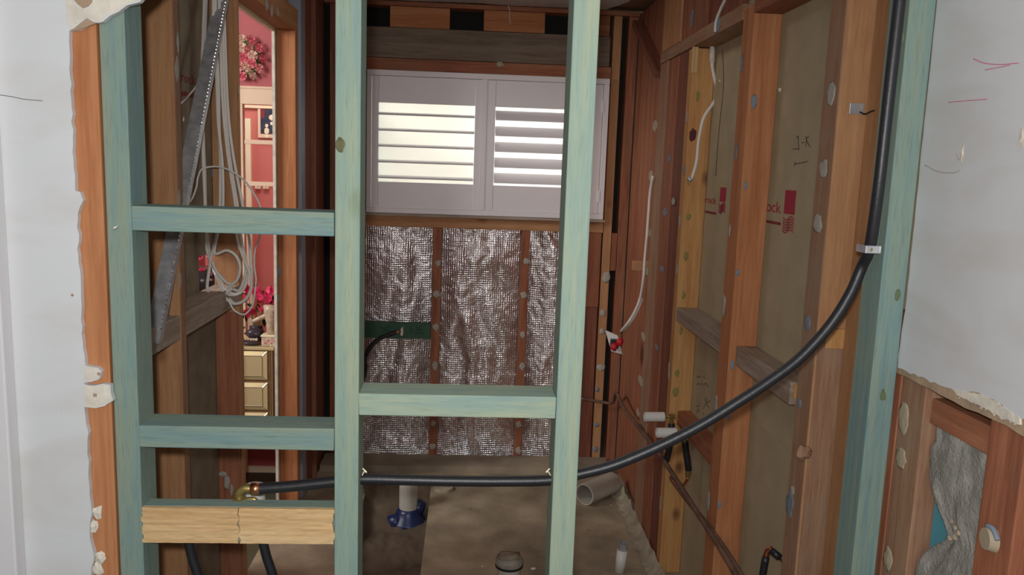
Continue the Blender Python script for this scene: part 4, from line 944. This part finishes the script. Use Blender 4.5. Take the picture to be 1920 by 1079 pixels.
batt(1.155, 1.328, 1.168, 1.30, .850, 'strip of grey insulation showing between the noggin and the torn wall edge', None, 5)
batt(.7, 1.066, .3, 1.30, .838, 'grey insulation batt at the lower right corner beyond the reddish stud', None, 9)
member('old_stud', .809, .90, .60, .69, FL, 1.30, 'red', 'z', 'reddish old stud further toward the camera under the white wall', 'wall stud', nr)

# ================================================================== LEFT WALL
XL, XLO = -.75, -.829
lw = 'old studs of the left wall'
L1 = member('old_stud', XLO, XL, 2.111, 2.152, FL, CE, 'oregon', 'z', 'orange old stud behind the steel brace at the left, nearest of the left wall', 'wall stud', lw)
bm = bmesh.new(); add_box(bm, XL-.001, XL+.0015, 2.1125, 2.151, FL, CE, .0006); bm_obj(bm, 'dusty_edge', wd('brown', 'z'), L1)
for u, v in ((336, 375), (338, 525), (334, 80), (332, 130)): daub(L1, u, v, 'x', XL+.002, .012, .03, M_daub, t=.002)
L2 = member('old_stud', XLO, XL, 2.655, 2.70, FL, CE, 'oregon', 'z', 'orange old stud at the near side of the doorway to the pink room', 'wall stud', lw)
bm = bmesh.new(); add_box(bm, XLO+.002, XL-.001, 2.6525, 2.6555, FL, 1.04, .0008); bm_obj(bm, 'lower_red_face', wd('red', 'z'), L2)
for u, v, ru, rv in ((425, 905, .010, .03), (434, 920, .007, .03), (418, 890, .014, .008)): daub(L2, u, v, 'y', 2.652, ru, rv, M_daub, t=.002)
for u, v, m in ((393, 322, M_daubblue), (446, 355, M_daubblue), (447, 30, M_daub), (447, 170, M_daub)): daub(L2, u if u > 400 else 397, v, 'x' if u > 400 else 'y', XL+.001 if u > 400 else 2.654, .007, .02, m, t=.002)
Od = member('old_stud', XLO, XL, 3.535, 3.583, FL, 2.083, 'orange', 'z', 'orange old stud at the far side of the doorway to the pink room', 'wall stud', lw)
for u, v in ((522, 560), (524, 510)): daub(Od, u, v, 'y', 3.534, .006, .02, M_daubblue, t=.002)
member('door_lintel', XLO, XL, 2.702, 3.585, 2.085, 2.175, 'oregon', 'y', 'orange-brown lintel over the doorway to the pink room', 'lintel')
member('wall_plate', XLO, XL, 2.702, 4.19, 2.30, CE-.002, 'darkred', 'y', 'dark red top plate above the doorway to the pink room', 'timber plate')
cs = member('cripple_stud', XLO, XL, 3.20, 3.40, 2.177, 2.298, 'darkred', 'z', 'short dark red stud above the doorway lintel with pale glue marks', 'wall stud')
for u, v in ((500, 8), (510, 20), (521, 22)): daub(cs, u, v, 'x', XL+.001, .02, .025, M_daub, t=.002)
# grey steel channel and dark red timbers beyond the doorway
ch = bmesh.new(); add_box(ch, -.82, -.752, 3.66, 3.665, FL, CE-.08, .001); add_box(ch, -.757, -.752, 3.66, 3.74, FL, CE-.08, .001); add_box(ch, -.82, -.752, 3.735, 3.74, FL, CE-.08, .001)
tag(bm_obj(ch, 'steel_channel', M_greymetal), 'tall grey steel channel standing just beyond the doorway', 'steel channel')
t1 = member('old_stud', XLO, XL-.002, 3.75, 3.885, FL, 2.298, 'darkred', 'z', 'dark red stud just beyond the grey steel channel', 'wall stud', lw)
t2 = member('old_stud', XLO, XL+.012, 3.89, 3.93, FL, 2.298, 'darkred', 'z', 'narrow dark red stud with a worn pale edge beyond the grey channel', 'wall stud', lw)
box('worn_edge', XL+.0125, XL+.0145, 3.892, 3.905, FL, 2.29, wd('brown', 'z'), parent=t2, bev=.0004)
member('old_stud', XLO, XL, 3.935, 4.195, FL, 2.298, 'darkred', 'z', 'broad dark red timber in the far left corner', 'wall stud', lw)
member('old_noggin', XLO, XL, 3.935, 4.19, 1.16, 1.20, 'darkred', 'y', 'x', 'y') if 0 else None
member('old_noggin', XLO, XL, 2.154, 2.653, 1.066, 1.13, 'weathered', 'y', 'grey weathered noggin rising behind the coiled white cables', 'noggin', 'old noggins of the left wall')
member('old_noggin', XLO+.0, XL, 1.565, 2.109, 1.066, 1.13, 'weathered', 'y', 'grey weathered noggin between the leftmost blue-green stud and the near left old stud', 'noggin', 'old noggins of the left wall')
member('old_stud', -.84, -.735, 1.475, 1.56, FL, CE, 'oregon', 'z', 'orange old stud hidden close behind the leftmost new stud', 'wall stud')
def pxl(u, v): return hit(u, v, 'x', -.8295)
a, b = pxl(339, 152), pxl(366, 152); h = pxl(350, 131).z-pxl(350, 152).z
printed('rock', h*1.25, (-.8292, a.y, a.z), 1, M_reddim, 'red_lettering', lskin, sx=(b.y-a.y)/(h*1.25*1.9))
a, b = pxl(340, 176), pxl(363, 176); bm = bmesh.new(); add_box(bm, -.8302, -.8292, a.y, b.y, a.z-.004, a.z+.008); bm_obj(bm, 'red_small_print', M_reddim, lskin)
p = pxl(343, 224); bm = bmesh.new(); add_blob(bm, (-.828, p.y, p.z), .003, .006, .008, 1, .5, 2); bm_obj(bm, 'screw_burst', M_gyp, lskin)
# steel angle brace
a, b = hit(428, -25, 'x', -.742), hit(296, 645, 'x', -.742)
def brace():
    bm = bmesh.new(); d = (b-a).normalized(); nrm = Vector((0, d.z, -d.y)) ; nrm = nrm if nrm.y < 0 else -nrm
    L_ = (b-a).length; n = 90
    def quad_strip(p0, wdt, t):
        # flat bar from a to b: spanned by wdt, thickness t
        vs = [[bm.verts.new(a+d*(L_*k/n)+q) for q in (p0, p0+wdt, p0+wdt+t, p0+t)] for k in (0, n)]
        for i in range(4): bm.faces.new((vs[0][i], vs[0][(i+1) % 4], vs[1][(i+1) % 4], vs[1][i]))
        bm.faces.new(vs[0]); bm.faces.new(vs[1][::-1])
    quad_strip(Vector(), Vector((-.034, 0, 0)), nrm*.0018)
    quad_strip(Vector(), -nrm*.022, Vector((.0015, 0, 0)))
    o = bm_obj(bm, 'brace_angle', M_steel, root)
    bm = bmesh.new()
    for k in range(3, 88):
        c = a+d*(L_*k/n); add_blob(bm, c+Vector((.0008, 0, 0))+nrm*.001, .0022, .0022, .0030, 1, .1, k)
    bm_obj(bm, 'punched_ridge', simple('bright_galvanising', (.75, .77, .78, 1), .25, 1), root)
root = empty('steel_angle_brace', b, 'long galvanised steel angle brace slanting across the left wall in front of the cables', 'brace')
brace()

# cables
def cpt(u, v, y):
    p = hit(u, v, 'y', y)
    if p.x < -.80: p = hit(u, v, 'x', -.80)
    return p
CN = iter(('leftmost at the top', 'second from the left at the top', 'with the lowest left loop', 'with the round upper loop', 'fifth from left at the top', 'sixth from left at the top', 'rightmost at the top'))
def cable(pts, y, r, label, group='white cables hanging in the left wall'):
    if label == LB: label = 'white cable of the looped bundle at the left, '+next(CN)
    tube('white_cable', [cpt(u, v, y) for u, v in pts], r, M_cable, label, 'cable', group, n=7, seg=8)
LB = 'white cable hanging in the bundle in front of the left wall, looped at the bottom'
cable([(384, -30), (381, 60), (378, 140), (379, 250), (382, 330), (385, 400), (386, 440), (388, 470), (399, 500), (418, 522), (434, 540), (448, 545), (456, 530), (462, 505)], 2.52, .0047, LB)
cable([(388, -30), (384, 60), (381, 150), (381, 250), (384, 330), (386, 400), (390, 450), (396, 490), (410, 520), (425, 545), (445, 552), (460, 535), (462, 500), (457, 470)], 2.535, .0047, LB)
cable([(404, -30), (404, 60), (409, 150), (411, 230), (413, 310), (412, 390), (406, 440), (398, 475), (391, 515), (389, 542), (399, 558), (420, 553), (436, 540)], 2.51, .0050, LB)
cable([(400, -30), (400, 60), (406, 150), (409, 230), (417, 310), (418, 390), (412, 420), (402, 470), (408, 476), (425, 470), (442, 480), (450, 500), (446, 522), (434, 533), (420, 526), (405, 508), (398, 490)], 2.50, .0047, LB)
cable([(410, -30), (413, 80), (418, 200), (427, 290), (441, 385), (444, 445), (455, 480), (468, 512), (471, 540), (460, 562), (440, 570), (424, 560), (415, 540), (405, 515)], 2.515, .0047, LB)
cable([(414, -30), (418, 80), (422, 200), (430, 290), (445, 385), (452, 445), (459, 490), (462, 528), (450, 550), (430, 553), (415, 545)], 2.53, .0047, LB)
cable([(418, -30), (422, 80), (427, 200), (437, 290), (455, 385), (467, 445), (470, 490), (472, 530), (463, 560), (443, 570), (425, 556), (412, 532), (400, 505)], 2.545, .0047, LB)
TH = 'thin white wire '
cable([(392, 140), (380, 153), (371, 158), (360, 172), (348, 186), (338, 195)], 2.55, .0026, TH+'branching left from the cable bundle above the wallboard print')
cable([(343, 386), (358, 376), (368, 352), (371, 333), (378, 318), (395, 313), (415, 314), (440, 325), (462, 343), (478, 367), (489, 392), (490, 420), (487, 445), (478, 470), (477, 500), (480, 525), (477, 555), (472, 575), (458, 590), (440, 583), (430, 567)], 2.47, .0028, TH+'arching above the coil and looping below it')

# ================================================================== BACK WALL
YB = 4.2; YBO = 4.285
bw2 = 'timbers of the back wall'
member('top_plate', -.75, .84, YB, YBO, 2.327, 2.349, 'red', 'x', 'brown top plate under the torn ceiling edge on the back wall', 'timber plate')
for x0, x1, l in ((-.423, -.123, 'red-brown packing block under the top plate, left one above the window'), (.048, .357, 'orange-brown packing block with a knot under the top plate, middle one above the window'), (.60, .69, 'dark packing block under the top plate at the right end above the window')):
    member('packing_block', x0, x1, YB+.004, YBO, 2.224, 2.325, 'red' if x0 > .5 else 'orange', 'x', l, 'timber block', 'packing blocks above the window')
tube('loose_fibre', [hit(u, v, 'y', 4.185) for u, v in ((953, 10), (956, 22), (955, 32), (957, 45))], .002, M_cable, 'thin pale fibre hanging over the packing block above the window', 'fibre', seg=6)
member('lintel_beam', -.60, .694, YB-.004, YBO, 2.072, 2.221, 'beam', 'x', 'deep grey-brown weathered lintel beam above the shutters', 'lintel')
hdm = member('head_trimmer', -.60, .706, YB-.008, YBO, 2.012, 2.070, 'red', 'x', 'red-brown head trimmer between the lintel and the white window frame', 'timber')
daub(hdm, 938, 121, 'y', YB-.009, .022, .012, M_daubtan)
member('window_sill_plate', -.60, .706, YB-.004, YBO, 1.220, 1.277, 'oregon', 'x', 'brown sill plate under the white window frame', 'timber plate')
SA = member('back_stud', -.187, -.142, YB, YBO, FL, 1.219, 'red', 'z', 'orange stud with grey daubs between the left and middle foil panels', 'wall stud', bw2)
SB = member('back_stud', .279, .321, YB, YBO, FL, 1.219, 'red', 'z', 'orange stud with grey daubs between the middle and right foil panels', 'wall stud', bw2)
for u, v in ((821, 494), (818, 552), (817, 614), (815, 686), (812, 795), (811, 838)): daub(SA, u, v, 'y', YB-.001, .018, .021, M_daub, t=.005)
for u, v in ((987, 490), (982, 554), (980, 628), (979, 688), (973, 797), (972, 846)): daub(SB, u, v, 'y', YB-.001, .018, .022, M_daub, t=.005)
member('back_board', .52, .70, YB+.002, YBO, .82, 1.219, 'red', 'z', 'red board right of the foil above a darker one, below the window corner', 'board')
member('back_board', .52, .70, YB+.006, YBO, FL, .818, 'darkred', 'z', 'dark red board at the lower right of the foil', 'board')
S1 = member('back_stud', .709, .752, YB, YBO, FL, 2.325, 'oregon', 'z', 'brown stud beside the right edge of the window frame', 'wall stud', bw2)
for u, v, r in ((1137, 521, .032), (1130, 588, .022), (1129, 622, .018), (1127, 690, .028), (1120, 731, .014), (1118, 797, .016), (1116, 843, .016)): daub(S1, u, v, 'y', YB-.001, r, r, M_daub if r > .017 else M_daubblue, t=.006)
member('back_stud', .788, .836, YB, YBO, FL, 2.325, 'red', 'z', 'red-brown corner stud right of the dark gap beside the window', 'wall stud', bw2)
member('packing_block', .7545, .786, YB+.004, YBO, 1.02, 1.22, 'red', 'z', 'small red block filling the gap between the two right corner studs', 'timber block')
member('back_stud', -.72, -.60, YB, YBO, FL, 2.325, 'darkred', 'z', 'dark red stud in the far left corner of the back wall', 'wall stud', bw2)
# foil
def foil():
    bm = bmesh.new(); nx, nz = 170, 170; x0, x1, z0, z1 = -.60, .515, FL+.0, 1.221; g = {}
    studs = (-.60, -.165, .30)
    for i in range(nx+1):
        for j in range(nz+1):
            x = x0+(x1-x0)*i/nx; z = z0+(z1-z0)*j/nz
            k = [s for s in studs if s <= x]; lo = k[-1]; hi = [s for s in studs+(.62,) if s > x][0]
            t = (x-lo)/(hi-lo); bulge = math.sin(math.pi*min(1, max(0, (t-.04)/.92)))
            q = Vector((x*3.2, z*1.6, 0))
            folds = .030*noise.noise(Vector((x*6+2*noise.noise(q), z*2.4, 3)))+.007*noise.noise(Vector((x*15, z*8, 7)))
            rid = .005*abs(noise.noise(Vector((x*22+z*8, z*14-x*9, 1))))
            d = (-.028*bulge-(folds+rid)*(.25+.75*bulge))
            g[i, j] = bm.verts.new((x, 4.298+d*1.1, z))
    for i in range(nx):
        for j in range(nz): bm.faces.new((g[i, j], g[i+1, j], g[i+1, j+1], g[i, j+1]))
    o = bm_obj(bm, 'foil_insulation', M_foil, smooth=True)
    return tag(o, 'crinkled silver foil sheet stretched behind the studs below the window', 'foil insulation')
foil()
# green noggin with the short lagged pipe
gn = member('green_noggin', -.565, -.190, YB+.0, YB+.04, hit(745, 635, 'y', YB).z, hit(745, 606, 'y', YB).z, 'treatedblue', 'x', 'dark green noggin across the left foil panel with scribbled writing', 'noggin')
gn.data.materials.clear(); gn.data.materials.append(simple('dark_green_paint', (.05, .12, .075, 1), .7, var=.2, vscale=8))
scribble([((714, 613), (720, 617), (727, 612), (733, 616)), ((716, 622), (724, 619), (734, 622), (742, 619)), ((771, 612), (772, 624)), ((780, 612), (784, 616), (790, 611)), ((780, 620), (788, 618), (794, 624)), ((778, 627), (786, 624), (795, 628))], 'y', YB-.0015, .0013, M_dark, 'scribbled_writing', gn)
pp = [hit(u, v, 'y', 4.14) for u, v in ((690, 725), (684, 700), (684, 675), (692, 655), (708, 638), (726, 629), (742, 624))]
sp = empty('insulated_pipe', pp[0], 'short curved black lagged pipe with a bright end in front of the left foil panel', 'pipe')
pp = [Vector((-.66, 4.14, -.006)), Vector((-.66, 4.14, .20)), hit(642, 790, 'y', 4.14), hit(662, 756, 'y', 4.14)]+pp[1:]
tube('foam_lagging', pp, .0115, M_black, parent=sp)
tube('copper_end', [hit(741, 624.5, 'y', 4.14), hit(752, 621, 'y', 4.15)], .006, M_copper, parent=sp, smooth_path=False)
bm = bmesh.new(); q = hit(754, 622, 'y', 4.17); add_box(bm, q.x-.006, q.x+.006, 4.145, 4.199, q.z-.018, q.z+.02, .002); bm_obj(bm, 'bracket', M_pvcwhite, sp)

# window with plantation shutters
def window():
    root = bpy.data.objects.new('window_1', None); C.objects.link(root); root.location = (.09, 4.17, 1.29); root['kind'] = 'structure'
    x0, x1, z0, z1 = -.531, .698, 1.292, 2.009; fw = .028
    bm = bmesh.new()
    add_box(bm, x0, x1, 4.165, 4.30, z1-fw, z1, .003); add_box(bm, x0, x1, 4.165, 4.30, z0, z0+fw, .003)
    add_box(bm, x0, x0+fw-.006, 4.165, 4.30, z0+fw, z1-fw, .003); add_box(bm, x1-fw, x1, 4.165, 4.30, z0+fw, z1-fw, .003)
    bm_obj(bm, 'window_frame', M_shutter, root)
    box('window_sill', x0-.01, x1+.01, 4.155, 4.20, z0-.014, z0-.001, wd('weathered', 'x'), parent=root)
    def panel(a, b, oa, ob, tilt, name):
        p = bpy.data.objects.new('shutter_panel', None); C.objects.link(p); p.parent = root; p.location = Vector(((a+b)/2, 4.19, z0+fw))-root.location
        zb, zt_ = z0+fw+.002, z1-fw-.002; ob_, ot = 1.451, 1.849
        bm = bmesh.new(); ya, yb = 4.170, 4.200
        add_box(bm, a, oa, ya, yb, zb, zt_, .002); add_box(bm, ob, b, ya, yb, zb, zt_, .002)
        add_box(bm, oa+.0006, ob-.0006, ya+.001, yb, ot, zt_, .0015); add_box(bm, oa+.0006, ob-.0006, ya+.001, yb, zb, ob_, .0015)
        bm_obj(bm, 'stiles_and_rails', M_shutter, p)
        for k in range(5):
            zc = 1.477+k*.0795+(.012 if tilt > .5 else .0)
            bm = bmesh.new(); L_ = ob-oa-.004
            prof = [(.040*math.cos(t), .0068*math.sin(t)) for t in [2*math.pi*i/16 for i in range(16)]]
            A = [bm.verts.new((-L_/2, y, z)) for y, z in prof]; Bv = [bm.verts.new((L_/2, y, z)) for y, z in prof]
            for i in range(16): bm.faces.new((A[i], A[(i+1) % 16], Bv[(i+1) % 16], Bv[i]))
            bm.faces.new(A); bm.faces.new(Bv[::-1])
            bmesh.ops.transform(bm, matrix=Matrix.Translation(((oa+ob)/2, 4.192, zc)) @ Matrix.Rotation(tilt, 4, 'X'), verts=bm.verts[:])
            bm_obj(bm, 'louvre', M_shutter, p)
        if name == 'r':
            for zz_ in (z0+.12, z1-.14):
                box('hinge', b-.004, b+.008, 4.163, 4.17, zz_-.03, zz_+.03, M_shutter, parent=p, bev=.001)
    panel(x0+.026, .062, -.472, .016, .13, 'l')
    panel(.066, .668, .119, .612, .72, 'r')
    box('shutter_astragal', .050, .075, 4.163, 4.169, z0+fw, z1-fw, M_shutter, parent=root, bev=.0015)
    box('frosted_pane', x0+.02, x1-.02, 4.305, 4.310, z0+.02, z1-.02, M_frost, parent=root, bev=0)
window()
# garden outside the window
box('ground', -4, 4, 4.45, 9, -.5, -.4, simple('garden_paving', (.75, .74, .70, 1), .9), kind='structure', bev=0)
def hedge(x0, x1, y, z1, lab, mat, seed):
    bm = bmesh.new(); nx, nz = 50, 34; g = {}
    for i in range(nx+1):
        for j in range(nz+1):
            x = x0+(x1-x0)*i/nx; z = -.4+(z1+.4)*j/nz; q = Vector((x*4+seed, z*4, 0))
            g[i, j] = bm.verts.new((x, y+.15*noise.noise(q)+.05*noise.noise(q*5)+.3*(j/nz)**6, z+.1*noise.noise(q*1.3)))
    for i in range(nx):
        for j in range(nz): bm.faces.new((g[i, j], g[i+1, j], g[i+1, j+1], g[i, j+1]))
    r = bmesh.ops.extrude_face_region(bm, geom=bm.faces[:])
    for v in r['geom']:
        if isinstance(v, bmesh.types.BMVert): v.co.y = y+.5
    return tag(bm_obj(bm, 'hedge', mat, smooth=True), lab, 'hedge')
hedge(-3.5, .05, 6.6, 2.4, 'tall yellow-green hedge blurred behind the left frosted pane', simple('yellow_green_leaves', (.90, .96, .66, 1), .7, var=.2, vscale=5), 1)
hedge(.1, 3.5, 6.8, 1.4, 'low pale green hedge blurred behind the right frosted pane', simple('pale_green_leaves', (.75, .92, .78, 1), .7, var=.2, vscale=5), 4)

# ================================================================== FLOOR THINGS
# trench bed
bm = bmesh.new(); nx, ny = 40, 70; g = {}
for i in range(nx+1):
    for j in range(ny+1):
        x = -.475+.33*i/nx; y = 2.3+1.6*j/ny
        zb_ = .095*min(1, max(0, (y-3.62)/.2))**1.5+.06*max(0, 1-i/6)
        g[i, j] = bm.verts.new((x, y, -.115+zb_*.7+.02*noise.noise(Vector((x*7, y*5, 0)))+.01*noise.noise(Vector((x*30, y*30, 2)))))
for i in range(nx):
    for j in range(ny): bm.faces.new((g[i, j], g[i+1, j], g[i+1, j+1], g[i, j+1]))
o = bm_obj(bm, 'trench_soil', M_dirt, smooth=True); tag(o, 'dark damp soil in the trench dug beside the slab', 'soil', kind='stuff')
box('floor', -.6, .0, 2.2, 3.9, -.35, -.27, M_dirt, kind='structure', bev=0)
# pale patched slab area and kerb along the back wall
def rough_slab(name, x0, x1, y0, y1, z0, z1, mat, lab, cat, seed, amp=.006):
    bm = bmesh.new(); nx, ny = 30, 30; g = {}
    for i in range(nx+1):
        for j in range(ny+1):
            x = x0+(x1-x0)*i/nx; y = y0+(y1-y0)*j/ny
            e = min(i, nx-i, j, ny-j) == 0
            g[i, j] = bm.verts.new((x+(amp*noise.noise(Vector((x*20, y*20, seed))) if e else 0), y+(amp*noise.noise(Vector((y*20, x*20, seed+3))) if e else 0), z1+amp*noise.noise(Vector((x*8, y*8, seed)))))
    for i in range(nx):
        for j in range(ny): bm.faces.new((g[i, j], g[i+1, j], g[i+1, j+1], g[i, j+1]))
    r = bmesh.ops.extrude_face_region(bm, geom=bm.faces[:])
    for v in r['geom']:
        if isinstance(v, bmesh.types.BMVert): v.co.z = z0
    return tag(bm_obj(bm, name, mat), lab, cat)
rough_slab('concrete_kerb', -.74, .78, 4.02, 4.19, FL, -.012, M_concrete, 'low rough concrete kerb along the foot of the back wall', 'kerb', 2)
rough_slab('concrete_patch', -.15, .40, 2.0, 2.92, FL+.0, FL+.018, M_concrete, 'slightly raised darker concrete patch nearest the camera on the slab', 'concrete', 7, .004)
# upright white pipe in a blue flange
c = hit(775, 925, 'z', -.10); c = Vector((c.x, c.y, 0))
up_ = empty('upright_waste_pipe', (c.x, c.y, -.125), 'white waste pipe standing in a dark blue flange in the trench', 'pipe')
c = hit(773, 955, 'z', -.19)
c.y = min(c.y, 3.60)
r_ = .043
bm = bmesh.new(); zt_ = hit(773, 906, 'y', c.y).z; add_ring(bm, (c.x, c.y, -.115), (c.x, c.y, zt_+.02), r_, r_-.004, 28); bm_obj(bm, 'white_pipe', M_pvc, up_)
bm = bmesh.new(); add_tube(bm, [Vector((c.x, c.y, z)) for z in (-.125, -.115, -.088, -.07, -.055)], .06, 26, radii=[.088, .082, .063, .053, .048]); bm_obj(bm, 'blue_flange', M_blue, up_, True)
bm = bmesh.new(); add_tube(bm, [Vector((c.x+.03, c.y+.01, -.085)), Vector((c.x+.066, c.y+.015, -.03))], .03, 16, radii=[.04, .022]); add_tube(bm, [Vector((c.x-.03, c.y-.02, -.11)), Vector((c.x-.085, c.y-.04, -.118))], .036, 16); bm_obj(bm, 'blue_branch', M_blue, up_, True)
# grey-white pipe lying on its side
a = hit(1098, 931, 'y', 3.45); z_ = FL+.052
a = Vector((hit(1096, 928, 'z', z_).x, hit(1096, 928, 'z', z_).y, z_)); b = hit(1148, 905, 'z', z_+.0)
b = Vector((b.x, b.y, z_))
bm = bmesh.new(); add_ring(bm, a, a.lerp(b, 1.0), .052, .046, 36)
o = bm_obj(bm, 'pvc_pipe', M_pvc); tag(o, 'open-ended grey-white pipe lying on its side in the far right corner', 'pipe')
# capped standing pipe
c = hit(955, 1046, 'z', .04)
cpn = empty('capped_pipe', (c.x, c.y, FL), 'pale standing pipe sealed with crumpled grey plastic, in the middle of the slab', 'pipe')
bm = bmesh.new(); add_ring(bm, (c.x, c.y, FL), (c.x, c.y, .03), .046, .041, 28); bm_obj(bm, 'pipe_wall', M_pvc, cpn)
bm = bmesh.new()
add_tube(bm, [Vector((c.x, c.y, z)) for z in (.005, .02, .036, .044)], .05, 24, radii=[.051, .053, .052, .046])
for v in bm.verts: v.co += Vector([.004*noise.noise(v.co*60+Vector((q*9, 0, 0))) for q in range(3)])
bm_obj(bm, 'crumpled_cap', simple('grey_plastic_film', (.32, .29, .24, 1), .35, bump=.6, bscale=30, var=.3, vscale=30), cpn, True)
bm = bmesh.new(); add_ring(bm, (c.x, c.y, .006), (c.x, c.y, .014), .0545, .050, 24); bm_obj(bm, 'binding', M_dark, cpn)
bm = bmesh.new(); add_blob(bm, (c.x, c.y, .045), .043, .043, .006, 2, .8, 4); bm_obj(bm, 'cap_top', simple('dusty_cap', (.30, .25, .18, 1), .9, var=.3, vscale=30), cpn, True)
# white thin pipe with steel end
c = hit(1167, 1035, 'y', 3.0); xt = c.x
tp_ = hit(1168, 1032, 'y', 3.0).z
wp = empty('white_conduit', (xt, 3.0, FL), 'slim white pipe with a steel top standing on the slab by the right wall', 'pipe')
bm = bmesh.new(); add_tube(bm, [Vector((xt-.008, 3.0, FL)), Vector((xt, 3.0, tp_))], .0215, 18); bm_obj(bm, 'white_pipe', M_pvcwhite, wp, True)
bm = bmesh.new(); add_ring(bm, (xt, 3.0, tp_-.002), (xt+.001, 3.0, tp_+.03), .018, .015, 18); bm_obj(bm, 'steel_end', M_steel, wp)
# torn membrane along the right wall
LE_ = [(1170, 922), (1181, 945), (1189, 968), (1199, 996), (1209, 1026), (1222, 1058), (1236, 1090), (1256, 1140)]
RE_ = [(1179, 928), (1197, 948), (1208, 972), (1223, 1002), (1237, 1032), (1250, 1062), (1268, 1092), (1295, 1140)]
bm = bmesh.new(); rows_ = []
LP = catmull([Vector((min(hit(u, v, 'z', FL+.012).x, .745), hit(u, v, 'z', FL+.012).y, 0)) for u, v in LE_], 8)
for i, p in enumerate(LP):
    rr = []; wv = noise.noise(Vector((i*.3, 0, 0)))
    for k in range(7):
        t = k/6; x = p.x-.012*wv+(.796-p.x+.012*wv)*t
        rr.append(bm.verts.new((x, p.y+.010*noise.noise(Vector((i*.5, k*.6, 0))), FL+.004+(.040+.02*wv)*t*t+.008*abs(noise.noise(Vector((i*.4, k*.9, 5)))))))
    rows_.append(rr)
lo_ = [[bm.verts.new(v.co-Vector((0, 0, .003))) for v in r] for r in rows_]
for i in range(len(rows_)-1):
    for k in range(6):
        bm.faces.new((rows_[i][k], rows_[i+1][k], rows_[i+1][k+1], rows_[i][k+1])); bm.faces.new((lo_[i][k], lo_[i][k+1], lo_[i+1][k+1], lo_[i+1][k]))
    bm.faces.new((rows_[i][0], lo_[i][0], lo_[i+1][0], rows_[i+1][0]))
tag(bm_obj(bm, 'torn_membrane', M_membrane), 'curling strip of torn waterproofing along the foot of the right wall', 'membrane')
# flat round cap at the kerb
p = hit(832, 917, 'z', FL+.004); bm = bmesh.new(); add_tube(bm, [Vector((p.x, p.y, FL)), Vector((p.x, p.y, FL+.014))], .048, 24, radii=[.05, .046]); tag(bm_obj(bm, 'round_cap', M_membrane), 'flat round cap lying on the slab beside the blue flange', 'cap')
# rubble
rnd = random.Random(21)
for i in range(9):
    x, y = rnd.uniform(-.1, .72), rnd.uniform(2.75, 3.95); s = rnd.uniform(.003, .009); bm = bmesh.new(); add_blob(bm, (x, y, FL+s*.5), s*1.5, s, s*.6, 1, .7, i)
    tag(bm_obj(bm, 'rubble_chip', M_gyp if i % 2 else M_concrete), 'small chip of rubble lying on the concrete slab', 'rubble', 'rubble chips scattered on the slab')
